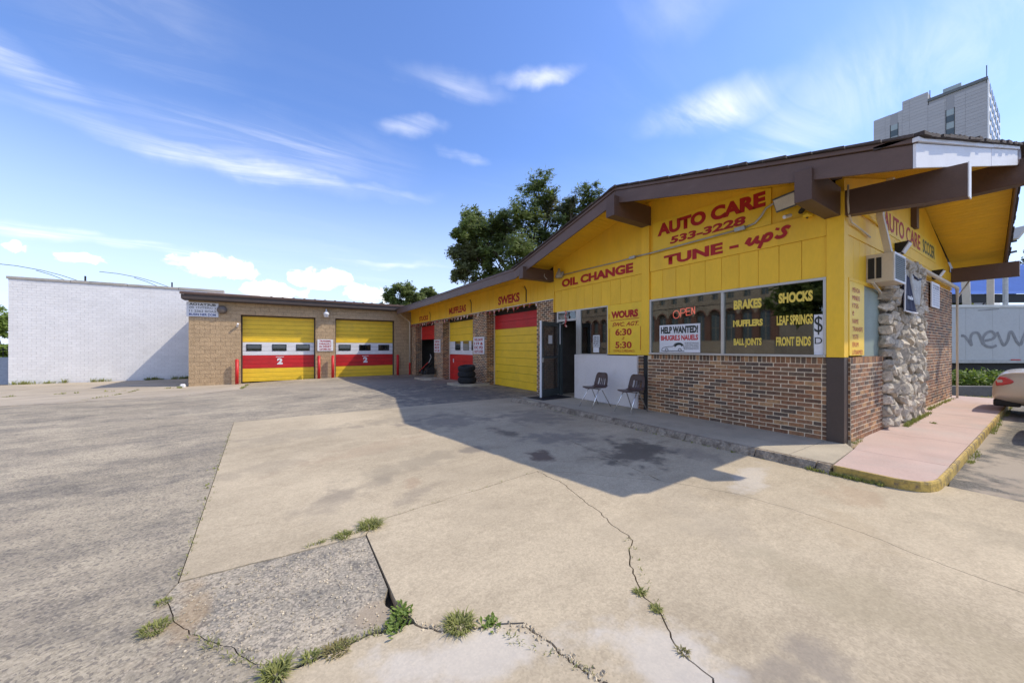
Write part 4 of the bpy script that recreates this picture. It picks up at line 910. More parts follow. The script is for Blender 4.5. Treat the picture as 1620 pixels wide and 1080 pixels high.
# AC unit and duct
ac = thing('air_conditioner', (8.33, 1.63, 2.55), 'cream window air conditioner jutting from the side wall under a duct', 'air conditioner')
MB().box(8.0, 8.68, 1.49, 1.80, 2.55, 3.0).build('casing', CREAM, ac, bevel=.008)
MB().box(7.992, 7.999, 1.62, 1.68, 2.61, 2.94).box(7.992, 7.999, 1.70, 1.775, 2.61, 2.94).build('side_vent', BLK, ac)
MB().box(8.03, 8.65, 1.480, 1.489, 2.58, 2.97).build('front_grille', ALUD, ac)
MB().box(8.0, 8.03, 1.474, 1.489, 2.55, 3.0).box(8.65, 8.68, 1.474, 1.489, 2.55, 3.0).box(8.03, 8.65, 1.474, 1.489, 2.97, 3.0).box(8.03, 8.65, 1.474, 1.489, 2.55, 2.58).build('grille_frame', WHT, ac)
for i in range(12): MB().box(8.03, 8.65, 1.471, 1.48, 2.595+.031*i, 2.603+.031*i).build('slat', ALUD, ac)
MB().bar((7.9, 1.7, 2.54), (9.0, 1.79, 2.40), .03, .03).build('bracket', CREAM, ac)
du = thing('metal_duct', (8.1, 1.55, 3.0), 'bent beige sheet metal duct rising from the air conditioner to the eave', 'duct')
P = [Vector((8.12, 1.56, 3.0)), Vector((8.03, 1.64, 3.60)), Vector((8.03, 1.635, 3.78)), Vector((8.08, 1.53, 4.17))]; mb = MB()
for p in P: mb.v += [tuple(p+Vector((a*.055, b*.04, 0))) for a, b in ((-1, -1), (1, -1), (1, 1), (-1, 1))]
for i in range(3):
    for j in range(4): mb.f.append((i*4+j, i*4+(j+1) % 4, i*4+4+(j+1) % 4, i*4+4+j))
mb.f += [(0, 1, 2, 3), (15, 14, 13, 12)]; mb.build('duct_body', CREAM, du, bevel=.004)
MB().box(8.03-.06, 8.03+.06, 1.59, 1.69, 3.80, 3.806).build('duct_seam', CREAM, du)
for x, z, lab in ((9.75, 3.38, 'dark wedge wall light under the word CARE, nearer the air conditioner'), (13.1, 3.25, 'dark wedge wall light by the far end of the side pipe')):
    t = thing('wall_light', (x, 1.7, z), lab, 'lamp', 'wedge lights on the side wall')
    MB().prism([(1.80, z+.10), (1.62, z+.11), (1.72, z-.09), (1.80, z-.10)], 'x', x, x+.25).build('hood', BLK, t, bevel=.006)
    MB().hexa([(x+.02, 1.622, z+.09), (x+.23, 1.622, z+.09), (x+.23, 1.715, z-.08), (x+.02, 1.715, z-.08), (x+.02, 1.61, z+.08), (x+.23, 1.61, z+.08), (x+.23, 1.70, z-.09), (x+.02, 1.70, z-.09)]).build('lens', WHT, t)
# side notice, hung garments
t = thing('wall_notice', (13.1, 1.76, 2.5), 'tall white printed notice on the brick of the side wall', 'notice'); MB().box(12.72, 13.65, 1.745, 1.765, 2.46, 3.05).build('sheet', WHT, t)
for i in range(9): letter(('CITED', '& BILER')[i] if i < 2 else 'notice to all drivers here', 'side', 1.741, 12.85, 13.55, 2.95-.055*i, 2.985-.055*i, BLUL, t, .02 if i < 2 else 0)
NAVY = mat('navy_cloth', (.015, .02, .06), .7, .2, 6, .1, 40, .3, 30); PALEC = mat('pale_cloth', (.5, .5, .48), .8, .15, 6, .1, 30, .3, 30)
def cloth(name, lab, poly, y, m, amp=.05, trim=None):
    t = thing(name, (poly[0][0], y, min(p[1] for p in poly)), lab, 'garment'); n = 14; mb = MB()
    zs = sorted(set(p[1] for p in poly)); z0, z1 = zs[0], zs[-1]
    for j in range(n+1):
        z = z0+(z1-z0)*j/n
        xs_ = []
        for i in range(len(poly)):
            (xa, za), (xb, zb) = poly[i], poly[(i+1) % len(poly)]
            if (za-z)*(zb-z) <= 0 and abs(za-zb) > 1e-6: xs_.append(xa+(xb-xa)*(z-za)/(zb-za))
        xa, xb = (min(xs_), max(xs_)) if xs_ else (poly[0][0], poly[0][0]+.01)
        for i in range(13):
            s = i/12; x = xa+(xb-xa)*s; mb.v.append((x, y-amp*abs(math.sin(s*9+z*1.2))-.03, z))
    for j in range(n):
        for i in range(12): k = j*13+i; mb.f.append((k, k+1, k+14, k+13))
    o = mb.build('cloth', m, t, smooth=True, fix=False); q = o.modifiers.new('s', 'SOLIDIFY'); q.thickness = .012
    return t
g_n = cloth('navy_jersey', 'navy jersey with a white hem hung high on the stone pillar', [(9.16, 2.15), (10.08, 2.15), (9.75, 2.5), (9.5, 2.78), (9.2, 2.80), (9.18, 2.6)], 1.62, NAVY, .03)
MB().tube([(9.14, 1.565, 2.15), (9.6, 1.555, 2.14), (10.1, 1.565, 2.15)], .014).tube([(9.15, 1.565, 2.15), (9.18, 1.565, 2.6), (9.21, 1.565, 2.79)], .012).build('hem', WHT, g_n)
letter('made', 'side', 1.545, 9.25, 9.65, 2.36, 2.44, WHT, g_n, .04)
g_p = cloth('pale_garment', 'pale crumpled garment pinned beside the navy jersey', [(10.0, 2.3), (10.3, 2.3), (10.45, 2.6), (10.5, 2.82), (9.6, 2.85), (9.8, 2.55)], 1.62, PALEC, .03)
MB().tube([(9.75, 1.57, 2.84), (10.1, 1.56, 2.78), (10.42, 1.57, 2.83)], .016).build('collar', NAVY, g_p)

# ------------------------------------------------------------------ chairs
def chair_shell():
    prof = [(-.235, .435, .17), (-.225, .452, .195), (-.12, .448, .215), (0, .438, .22), (.10, .435, .22), (.17, .455, .215), (.205, .50, .212), (.225, .55, .208), (.24, .60, .203), (.25, .65, .198), (.26, .70, .19), (.27, .75, .175), (.276, .785, .15), (.278, .80, .11)]
    P2 = []; 
    for i in range(len(prof)-1):
        for j in range(3):
            t = j/3; P2.append(tuple(prof[i][k]*(1-t)+prof[i+1][k]*t for k in range(3)))
    P2.append(prof[-1]); nc = 22; mb = MB()
    for x, z, hw_ in P2:
        for c in range(nc+1):
            s = -1+2*c/nc; cup = .035*s*s
            mb.v.append((x-cup*(1 if z > .5 else 0), s*hw_, z+cup*(.6 if z < .5 else .1)))
    for i in range(len(P2)-1):
        for c in range(nc):
            z = P2[i][1]; s = -1+2*(c+.5)/nc
            if .50 < z < .655 and any(abs(s-q) < .075 for q in (-.45, -.15, .15, .45)): continue
            k = i*(nc+1)+c; mb.f.append((k, k+1, k+nc+2, k+nc+1))
    return mb
CH = []
def make_chair(loc, lab):
    t = thing('plastic_chair', loc, lab, 'chair', 'chairs in front of the white panel')
    mb = chair_shell(); mb.v = [(x+loc[0], y+loc[1], z+loc[2]) for x, y, z in mb.v]
    o = mb.build('seat_shell', CHAIR, t, smooth=True, fix=False); s = o.modifiers.new('s', 'SOLIDIFY'); s.thickness = .009
    L = Vector(loc)
    for sy in (-1, 1):
        MB().tube([L+Vector((-.02, sy*.15, .42)), L+Vector((-.06, sy*.17, .40)), L+Vector((-.315, sy*.205, 0))], .0115, 8).build('leg', CHROME, t, smooth=True)
        MB().tube([L+Vector((.02, sy*.15, .42)), L+Vector((.06, sy*.165, .40)), L+Vector((.31, sy*.20, 0))], .0115, 8).build('leg', CHROME, t, smooth=True)
    MB().tube([L+Vector((0, -.16, .42)), L+Vector((0, .16, .42))], .012).build('seat_frame', CHROME, t)
    return t
c1_ = make_chair((6.27, 6.12, .1), 'brown slotted plastic chair nearer the office door')
c2_ = dup(c1_, (6.45, 5.22, .1), R(3), 'brown slotted plastic chair at the right end of the white panel')

# ------------------------------------------------------------------ tyres and cart
def make_tyre(loc, lab, s=1, rot=(0, 0, 0)):
    t = thing('tyre', loc, lab, 'tyre', 'tyres stacked at the pier'); L = Vector(loc)
    prof = [(.20, .03), (.24, .0), (.30, -.005), (.345, .02), (.36, .045), (.352, .05), (.352, .055), (.365, .06), (.366, .105), (.356, .108), (.356, .118), (.366, .12), (.365, .165), (.352, .17), (.352, .175), (.36, .18), (.345, .21), (.30, .23), (.24, .225), (.20, .195), (.20, .03)]
    mb = MB().lathe([(r*s, z*s) for r, z in prof], (L.x, L.y, L.z), 40); mb.build('casing', RUB, t, smooth=True)
    tr = MB()
    for k in range(40):
        a = 2*math.pi*k/40; tr.obox(L+Vector((math.cos(a)*.366*s, math.sin(a)*.366*s, (.08+.065*(k % 2))*s)), (-math.sin(a), math.cos(a), 0), (math.cos(a), math.sin(a), 0), (0, 0, 1), .014*s, .005*s, .028*s)
    tr.build('tread', RUB, t, kind='stuff'); t.rotation_euler = rot; return t
make_tyre((6.25, 13.15, .086), 'widest tyre at the bottom of the stack by the pier', 1.02)
make_tyre((6.23, 13.15, .325), 'middle tyre of the stack by the pier', .98)
make_tyre((6.24, 13.17, .565), 'tilted tyre on top of the stack by the pier', .95, (R(5), R(-6), 0))
hc = thing('hand_cart', (6.3, 18.6, .08), 'dark folded floor jack cart leaning by the open bay', 'cart')
Lx, Ly = 6.3, 18.5
MB().bar((Lx, Ly+.9, .12), (Lx+.25, Ly-.1, .75), .06, .05).bar((Lx+.3, Ly+.9, .12), (Lx+.45, Ly-.1, .75), .06, .05).build('rail', BLK, hc)
MB().bar((Lx, Ly+.6, .3), (Lx+.35, Ly+.6, .3), .05, .04).bar((Lx+.1, Ly+.2, .55), (Lx+.45, Ly+.2, .55), .05, .04).bar((Lx+.0, Ly+.95, .1), (Lx+.4, Ly+.85, .1), .3, .03).build('cross_bar', BLK, hc)
MB().tube([(Lx+.2, Ly-.1, .7), (Lx+.3, Ly-.2, 1.0), (Lx+.35, Ly+.1, 1.15)], .02).build('handle', GALV, hc)
MB().box(Lx+.1, Lx+.5, Ly-.2, Ly+.3, .1, .42).build('body', BLK, hc, bevel=.03)
for yy_ in (Ly-.15, Ly+.35): MB().lathe([(0, -.03), (.1, -.03), (.11, 0), (.1, .03), (0, .03)], (Lx-.02, yy_, .19), 16, 'x').build('wheel', RUB, hc)
MB().bar((Lx-.02, Ly+.75, .22), (Lx+.18, Ly-.05, .72), .02, .03).build('trim', RED, hc)
# hose on the pad wall: skip; grey box at pad

# ------------------------------------------------------------------ tan block garage
gar2 = thing('block_garage', (1.5, 23, -.2), 'tan block garage with two striped roll doors and dark fascia', 'building')
GY = 22.95
DO = [(-1.86, 1.50), (2.52, 5.88)]
bl = []; bh = .2; bw = .405
r = 0; z = 3.80
while z > -.45:
    off = 0 if r % 2 else -bw/2; x = -3.88+off
    while x < 6.9:
        a, b = max(x, -3.88), min(x+bw, 6.95)
        zc = z-bh/2
        if b-a > .06:
            segs = [(a, b)]
            if z-bh < 3.15:
                for d0, d1 in DO:
                    ns_ = []
                    for s0, s1 in segs:
                        if s1 <= d0 or s0 >= d1: ns_.append((s0, s1))
                        else:
                            if s0 < d0-.04: ns_.append((s0, d0))
                            if s1 > d1+.04: ns_.append((d1, s1))
                    segs = ns_
            for s0, s1 in segs: bl.append((s0, s1, zc))
        x += bw
    z -= bh; r += 1
bl.sort(key=lambda q: (q[0] > 2.6, -(q[1]-q[0] > .39), q[0]))
VB = brick_variant(.395, .06, .19, CMU, 'block', .004); restb = MB()
for k, (s0, s1, zc) in enumerate(bl):
    if k < 300: inst('block', random.choice(VB), ((s0+s1)/2, GY+.02, zc), gar2, scale=((s1-s0-.01)/.395, 1, 1))
    else: add_brick(restb, (s0+s1)/2, GY+.02, zc, s1-s0-.01, .06, .19)
if restb.v: restb.build('blocks', CMU, gar2, kind='stuff')
mw = MB().box(-3.87, DO[0][0]-.01, GY, GY+.42, -.6, 3.8).box(DO[0][1]+.01, DO[1][0]-.01, GY, GY+.42, -.6, 3.8).box(DO[1][1]+.01, 6.95, GY, GY+.42, -.6, 3.8).box(DO[0][0]-.01, DO[0][1]+.01, GY, GY+.42, 3.2, 3.8).box(DO[1][0]-.01, DO[1][1]+.01, GY, GY+.42, 3.2, 3.8)
mw.build('wall', BLKM, gar2)
MB().box(-3.87, -3.67, GY+.2, 33, -.6, 3.8).box(-3.6, 12, 33, 33.2, -.6, 3.8).build('wall', CMU, gar2)
MB().box(-4.08, 6.6, 22.53, 22.57, 3.83, 4.04).build('fascia', BRN2, gar2, bevel=.004)
MB().box(-4.12, 6.6, 22.48, 22.55, 4.045, 4.16).build('fascia_trim', BRN, gar2, bevel=.006)
MB().prism([(22.57, 3.80), (23.2, 3.80), (23.2, 4.1), (22.57, 4.02)], 'x', -4.06, 6.6).build('soffit', BRN2, gar2)
MB().box(-4.06, 12, 22.56, 33.4, 4.105, 4.15).build('roof', mat('roof_gravel', (.42, .33, .27), .9), gar2)
MB().box(-3.4, -1.1, 24.5, 25.2, 4.15, 4.42).build('roof_hatch', mat('roof_hatch', (.5, .4, .33), .8), gar2)
for i in range(14): MB().box(-.6+.5*i, -.5+.5*i, 22.5, 22.6, 4.15, 4.19).build('roof_clip', FASC, gar2)
band = [(-1, .5, YEL2), (.5, 1.172, RED), (1.172, 1.84, WHT), (1.84, 4, YEL2)]
for k, (d0, d1) in enumerate(DO):
    g = MB().box(d0, d0+.05, GY+.24, GY+.41, -.3, 3.2).box(d1-.05, d1, GY+.24, GY+.41, -.3, 3.2).box(d0, d1, GY+.24, GY+.37, 3.14, 3.2).build('garage_door', BRN2, gar2)
    h = .231; z = -.2835
    for i in range(15):
        zc = z+h/2; m = next(b[2] for b in band if b[0] <= zc <= b[1])
        MB().box(d0+.05, d1-.05, GY+.30, GY+.33, z+.006, z+h-.006).box(d0+.05, d1-.05, GY+.294, GY+.30, z+h*.45, z+h*.52).build('door_panel', m, g, bevel=.004); z += h
    MB().box(d0+.05, d1-.05, GY+.335, GY+.345, -.2, 3.2).build('door_backing', BLK, g)
    for q in (.07, .405, .735): MB().box(d0+.0+q*3.36, d0+q*3.36+.6, GY+.265, GY+.295, 1.36, 1.66).build('window', GLASSD, g, bevel=.03)
    for q in (.07, .405, .735): MB().box(d0+.0+q*3.36-.03, d0+q*3.36+.63, GY+.282, GY+.2935, 1.33, 1.69).build('window_gasket', BLK, g, bevel=.03)
    cx = (d0+d1)/2; letter('2', 'side', GY+.288, cx-.13, cx+.13, .60, .94, WHT, g, .06); letter('eontoar', 'side', GY+.288, cx-.18, cx+.20, .985, 1.04, WHT, g, .03)
BOL = []
ms_b = MB().tube([(0, 0, -.1), (0, 0, 1.24)], .075, 16).lathe([(.075, 1.24), (.06, 1.275), (0, 1.285)], (0, 0, 0), 16).mesh('bollard', (0, 0, 0), True); ms_b.materials.append(RED)
for x, lab in ((-2.0, 'red pipe bollard at the left edge of the left striped door'), (1.66, 'red pipe bollard right of the left striped door'), (2.36, 'red pipe bollard left of the second striped door'), (6.02, 'red pipe bollard between the second striped door and the corner downspout')):
    o = bpy.data.objects.new('bollard', ms_b); C.objects.link(o); o.location = (x, GY-.22, H(x, GY)-.01); tag(o, lab, 'bollard', 'red bollards at the garage doors')
def tsign(name, lab, x0, x1, z0, z1, lines, cols):
    t = thing(name, ((x0+x1)/2, GY-.05, z0), lab, 'sign'); MB().box(x0, x1, GY-.045, GY-.02, z0, z1).build('board', WHT, t, bevel=.004)
    h = (z1-z0)/(len(lines)+.3)
    for i, (tx, m) in enumerate(zip(lines, cols)): letter(tx, 'side', GY-.049, x0+.1, x1-.1, z1-h*(i+1), z1-h*(i+.3), m, t, .03)
tsign('wall_sign', 'white sign with red print between the two striped doors', 1.60, 2.40, 1.32, 1.98, ['TRANSMIS.', 'PARALLELC', 'IN DEHRT', 'CUSTOMER ONLY'], [REDL]*4)
tsign('wall_sign', 'faded white sign under the fascia at the left end of the garage', -3.95, -2.75, 3.02, 3.72, ['AO1AT3UB', '(IS 1NTERC )', '11 2363 BOA3', 'BU5IN NER DOM'], [DKL, GRYL, GRYL, BLUL])
t = thing('wall_lamp', (-2.55, 22.85, 3.3), 'rounded dark wall lamp beside the faded garage sign', 'lamp'); MB().lathe([(0, -.02), (.19, -.02), (.21, -.06), (.19, -.14), (.1, -.2), (0, -.21)], (-2.60, GY-.03, 3.40), 20, 'y').build('lamp_body', mat('old_lamp', (.16, .13, .11), .5), t, smooth=True)
t = thing('security_camera', (-2.0, 22.8, 2.6), 'small white bullet camera left of the first striped door', 'camera'); MB().tube([(-2.0, GY-.02, 2.58), (-1.96, GY-.18, 2.72)], .045, 10).build('camera_body', WHT, t); MB().tube([(-2.03, GY, 2.62), (-2.0, GY-.08, 2.64)], .02).build('mount_arm', GALV, t)
t = thing('jar_lamp', (2.02, 22.8, 3.2), 'white glass jar lamp on the garage pier between the doors', 'lamp'); MB().lathe([(.02, .42), (.03, .42), (.04, .3), (.11, .22), (.15, .16), (.15, .12), (.13, .1), (.11, -.02), (.06, -.06), (0, -.07)], (2.03, GY-.2, 3.28), 16).build('lamp_glass', WHT, t, smooth=True); MB().tube([(2.03, GY, 3.62), (2.03, GY-.2, 3.70)], .02).build('bracket', GALV, t)
o = MB().box(-4.15, -3.95, GY-.3, GY-.12, -.42, -.22).build('white_stone', WHT, None, bevel=.05); tag(o, 'white painted stone at the foot of the garage corner', 'stone')

# ------------------------------------------------------------------ white brick building
wb = thing('white_brick_building', (-7, 29, -.4), 'long low building with a plain white painted brick wall', 'building')
WY = 28.9; br = MB(); z = 4.98; r = 0
while z > -.5:
    x = -11.72-(.15 if r % 2 else 0)
    while x < -3.2:
        a, b = max(x, -11.72), min(x+.295, -3.2)
        if b-a > .03:
            dd = random.uniform(-.003, .003); br.box(a, b, WY-.02+dd, WY+.02, z-.122, z)
        x += .305
    z -= .132; r += 1
br.build('bricks', WBR, wb, kind='stuff')
MB().box(-11.70, -3.2, WY-.006, WY+.3, -.6, 4.98).box(-11.70, -11.5, WY+.3, 45, -.6, 4.98).box(-3.4, -3.2, WY+.3, 45, -.6, 4.98).build('wall', WBR, wb)
COP = mat('coping', (.40, .37, .33), .7, .15, 2, .08, 30, .1, 40)
for i in range(4): MB().box(-11.78+i*2.15, -11.78+(i+1)*2.15-.02, WY-.06, WY+.4, 4.99, 5.12+.012*(i % 2)).build('coping', COP, wb, bevel=.006)
MB().box(-11.7, -3.2, WY+.4, 45, 4.9, 4.98).build('roof', COP, wb)
for x in (-9.15, -5.65): MB().box(x-.03, x+.03, WY+.1, WY+.16, 5.1, 5.42).build('roof_peg', BLK, wb)
def rod(lab, x):
    t = thing('bent_rod', (x, WY, 5.2), lab, 'rod'); MB().tube([(x+1.4, WY+.1, 5.13), (x+.8, WY, 5.36), (x+.2, WY-.1, 5.52), (x-.6, WY-.2, 5.64), (x-1.3, WY-.3, 5.66)], .014, 6).tube([(x+.9, WY+.1, 5.13), (x+.5, WY, 5.33), (x, WY-.1, 5.5)], .014, 6).build('wire', BLK, t)
rod('bent dark rods poking over the far left coping of the white wall', -10.8); rod('bent dark rods on the coping near the middle of the white wall', -7.2)
# roof behind garage continues
# left edge: fence and car
fe = thing('iron_fence', (-14, 33, -.4), 'dark iron fence past the left corner of the white wall', 'fence')
MB().box(-26, -11.9, 33, 33.04, 1.35, 1.4).box(-26, -11.9, 33, 33.04, .0, .05).build('rail', BLK, fe)
for i in range(70): MB().box(-26+.2*i, -25.97+.2*i, 33, 33.03, -.45, 1.55).build('picket', BLK, fe)
t = thing('tipped_sheet', (-12.6, 30, -.4), 'grey curved metal sheet leaning beside the white wall corner', 'sheet'); MB().prism([(29.6, -.4), (30.6, .9), (30.7, 1.0), (30.9, .9), (30.3, -.4)], 'x', -14.6, -12.0).build('sheet', GALV, t, bevel=.02)

# ------------------------------------------------------------------ high rise
hr = thing('high_rise', (145, 20, 0), 'pale grey panelled tower block rising behind the shop roof', 'building')
TWR = mat('tower_panel', (.50, .48, .47), .6, .04, .05, .02, 2, 0, isl=.03); TWS = mat('tower_joint', (.40, .39, .39), .7, .03, .1, 0, 2, 0); TWW = mat('tower_white', (.8, .8, .8), .6, .03, .1, 0, 2, 0); TWG = mat('tower_window', (.10, .13, .14), .2, .1, .2, 0, 2, 0); TWG2 = mat('tower_blind', (.40, .46, .45), .3, .1, .2, 0, 2, 0)
def tower_wall(y0, y1, z1, cols):
    MB().box(139.45, 165, y0, y1, 0, z1-.05).build('wall', TWS, hr)
    zs = z1; pm = MB()
    while zs > 30:
        y = y0
        while y < y1-.1:
            yb = min(y+3.2, y1)
            segs = [(y, yb)]
            for c0, c1 in cols:
                ns_ = []
                for s0, s1 in segs:
                    if s1 <= c0 or s0 >= c1: ns_.append((s0, s1))
                    else:
                        if s0 < c0-.05: ns_.append((s0, c0))
                        if s1 > c1+.05: ns_.append((c1, s1))
                segs = ns_
            for s0, s1 in segs: pm.box(139.4, 139.46, s0+.02, s1-.02, zs-.78, zs)
            y = yb
        zs -= .82
    pm.build('cladding_panels', TWR, hr, kind='stuff')
    for c0, c1 in cols:
        z = z1-3.0
        f = MB().box(139.35, 139.5, c0-.08, c0+.02, 30, z+.1).box(139.35, 139.5, c1-.02, c1+.08, 30, z+.1).build('window_bay', DKL, hr)
        while z > 32:
            MB().box(139.42, 139.48, c0+.03, c1-.03, z-1.5, z-.1).build('pane', TWG2, f); MB().box(139.42, 139.48, c0+.03, c1-.03, z-3.2, z-1.6).build('spandrel', TWG, f); z -= 3.25
tower_wall(10.6, 19.8, 63.7, [(15.5, 16.8)]); tower_wall(19.8, 24.3, 67.2, []); tower_wall(24.3, 29.8, 65.0, [(25.1, 26.5)])
MB().box(139.6, 164, 10.8, 19.7, 63.7, 64.6).build('parapet', TWS, hr); MB().box(141, 160, 14.6, 17.5, 64.6, 67.0).build('plant_room', TWG2, hr)
MB().box(139.3, 165, 10.5, 19.8, 64.6, 65.3).build('roof_canopy', mat('canopy_grey', (.17, .18, .18), .6), hr)
MB().box(139.4, 165, 10.4, 10.59, 0, 64.4).build('wall', TWW, hr)
for i in range(6):
    for j in range(10): MB().box(141.2+4*i, 143.2+4*i, 10.3, 10.41, 33+3.25*j, 34.9+3.25*j).build('window', TWG, hr)
MB().tube([(139.6, 10.7, 65.3), (139.6, 10.7, 68)], .08, 5).build('mast', DKL, hr); MB().tube([(139.8, 19.5, 65.3), (139.8, 19.5, 67.5)], .08, 5).build('mast', DKL, hr)

# ------------------------------------------------------------------ right background
RD = Vector((.8426, -.5385, 0)); FD = Vector((.5385, .8426, 0))
def rf(r_, f_, z=0): return RD*r_+FD*f_+Vector((0, 0, z))
bb = thing('blue_roof_building', tuple(rf(33, 26)), 'low brown building with a bright blue metal roof behind the truck', 'building')
BLU = mat('blue_metal_roof', (.06, .13, .38), .85, .08, .5, .03, 5, 0, 8, spec=.05); BRW = mat('brown_render', (.25, .18, .13), .85, .15, 1, .1, 10, .3, 10)
mb = MB().hexa([rf(28, 27, 0), rf(52, 27, 0), rf(52, 36, 0), rf(28, 36, 0), rf(28, 27, 4.7), rf(52, 27, 4.7), rf(52, 36, 4.7), rf(28, 36, 4.7)]); mb.build('wall', BRW, bb)
MB().hexa([rf(27, 26, 4.75), rf(53, 26, 4.9), rf(53, 26.2, 4.9), rf(27, 26.2, 4.75), rf(27, 26, 5.35), rf(53, 26, 5.5), rf(53, 26.2, 5.5), rf(27, 26.2, 5.35)]).build('fascia', BLK, bb)
MB().add([rf(27, 25.9, 5.36), rf(53, 25.9, 5.52), rf(53, 31, 9.6), rf(37, 31, 8.0), rf(28.6, 27.4, 5.9)], [(0, 1, 2, 3, 4)]).build('roof', BLU, bb)
MB().add([rf(27, 25.9, 5.36), rf(28.6, 27.4, 5.9), rf(37, 31, 8.0), rf(30, 37, 5.4)], [(0, 1, 2, 3)]).build('roof', BLU, bb)
for i in range(6):
    f = MB().hexa([rf(33+2.5*i, 26.9, 3.0), rf(34.6+2.5*i, 26.9, 3.0), rf(34.6+2.5*i, 27.02, 3.0), rf(33+2.5*i, 27.02, 3.0), rf(33+2.5*i, 26.9, 4.2), rf(34.6+2.5*i, 26.9, 4.2), rf(34.6+2.5*i, 27.02, 4.2), rf(33+2.5*i, 27.02, 4.2)]).build('window', TWG, bb)
# truck trailer
tk = thing('box_trailer', tuple(rf(20, 16)), 'dirty white box trailer with grey graffiti parked behind the hedge', 'trailer')
TRW = mat('trailer_skin', (.50, .51, .49), .55, .06, .8, .03, 10, .05, 20, dirt=(.35, .34, .31), ds=.8, dth=(.5, .8), damt=.5)
T0, r0, r1 = 15.0, 14.5, 27.0
def tb(mb, a, b, f0, f1, z0, z1): return mb.hexa([rf(a, f0, z0), rf(b, f0, z0), rf(b, f1, z0), rf(a, f1, z0), rf(a, f0, z1), rf(b, f0, z1), rf(b, f1, z1), rf(a, f1, z1)])
tb(MB(), r0, r1, T0+.02, T0+2.5, .98, 3.28).build('box_body', TRW, tk)
for i in range(11): tb(MB(), r0+i*1.137+.004, r0+(i+1)*1.137-.004, T0, T0+.02, 1.0, 3.2).build('side_panel', TRW, tk)
tb(MB(), r0, r1, T0-.03, T0+.02, .86, 1.0).build('lower_rail', GALV, tk); tb(MB(), r0, r1, T0-.035, T0+.05, 3.2, 3.30).build('upper_rail', ALU, tk)
tb(MB(), r0+.5, r1-.5, T0+.3, T0+2.2, .55, .86).build('chassis', BLK, tk); tb(MB(), 15.5, 26.5, T0+.9, T0+1.0, .2, .86).build('side_skirt', BLK, tk)
for rr in (15.8, 17.0, 25.6): MB().lathe([(0, -.12), (.3, -.12), (.5, -.1), (.5, .1), (.3, .12), (0, .12)], (0, 0, 0), 20, 'y'); mbw = MB().lathe([(0, -.12), (.3, -.12), (.5, -.1), (.5, .1), (.3, .12), (0, .12)], (0, 0, 0), 20, 'y'); mbw.v = [tuple(rf(rr+x, T0+.35+y, .5+z)) for x, y, z in mbw.v]; mbw.build('wheel', RUB, tk)
tb(MB(), 20.9, 21.3, T0-.045, T0-.032, .98, 1.02).build('marker_light', RED, tk)
basis = (RD, Vector((0, 0, 1)), -FD, FD*(T0-.004))
S_ = lambda pts: [((px-810)/565*15, 1.5-(py-550)/565*15) for px, py in pts]
for pts in ([(1520, 531), (1526, 532), (1533, 541), (1537, 546), (1535, 535), (1539, 527), (1547, 527), (1552, 537), (1555, 545)], [(1557, 539), (1570, 536), (1574, 530), (1567, 524), (1558, 529), (1554, 538), (1558, 546), (1568, 549), (1576, 546)], [(1577, 525), (1583, 538), (1588, 546), (1594, 538), (1597, 526), (1601, 526), (1608, 540), (1614, 545), (1618, 535), (1624, 522)], [(1630, 546), (1627, 552)]):
    stroke(smooth2(S_(pts), 5), .11, 'x', 0, GRYL, tk, 'graffiti', basis)
stroke(S_([(1547, 491), (1580, 488.5)]), .04, 'x', 0, GRYL, tk, 'scratch', basis)
# poles behind the truck
for (r_, f_, z1, w_, lab) in ((24.6, 19.3, 6.0, .28, 'leaning beige post left of the pair behind the trailer'), (25.5, 19.3, 6.0, .24, 'upright beige post right of the pair behind the trailer')):
    p, q = rf(r_+(.35 if w_ < .26 else .2), f_, 0), rf(r_-(.15 if w_ > .26 else -.35), f_, z1); o = MB().bar(p, q, w_, w_).build('post', CREAM, None); tag(o, lab, 'post', 'beige posts behind the trailer')
lp = thing('light_pole', tuple(rf(22.2, 16.0+.2)), 'grey pole with a tilted flood light beside the roof edge', 'light pole')
pz = rf(22.2*1.12, 18, 0); pz.z = 0
MB().tube([pz, pz+Vector((0, 0, 6.9))], .09, 8).build('pole', GALV, lp); q = pz+Vector((0, 0, 6.7))
MB().obox(q+RD*.55+Vector((0, 0, .55)), (RD*.62+Vector((0, 0, .78))).normalized(), FD, (RD*-.78+Vector((0, 0, .62))).normalized(), .42, .25, .05).build('lamp_head', CREAM, lp)
MB().bar(q-RD*.7, q+RD*.5+Vector((0, 0, .2)), .12, .15).bar(q-RD*.6+Vector((0, 0, -.6)), q+RD*.5+Vector((0, 0, -.35)), .12, .1).build('lamp_arm', BLK, lp)
# low wall, verge
o = MB().hexa([rf(13.0, 10.95, -.05), rf(17.5, 10.6, -.05), rf(17.5, 10.8, -.05), rf(13.0, 11.15, -.05), rf(13.0, 10.95, .33), rf(17.5, 10.6, .33), rf(17.5, 10.8, .33), rf(13.0, 11.15, .33)])
o = o.build('low_wall', mat('dark_concrete', (.15, .145, .14), .9, .2, 2, .1, 20, .3, 30), None, bevel=.01); tag(o, 'low dark concrete wall in front of the hedge', 'wall')
ground_piece('verge', [(16.62, .9), (60, -2), (60, 30), (15.95, 30), (15.95, 1.95), (16.62, 1.95)], .02, -.07, GRND, 0)

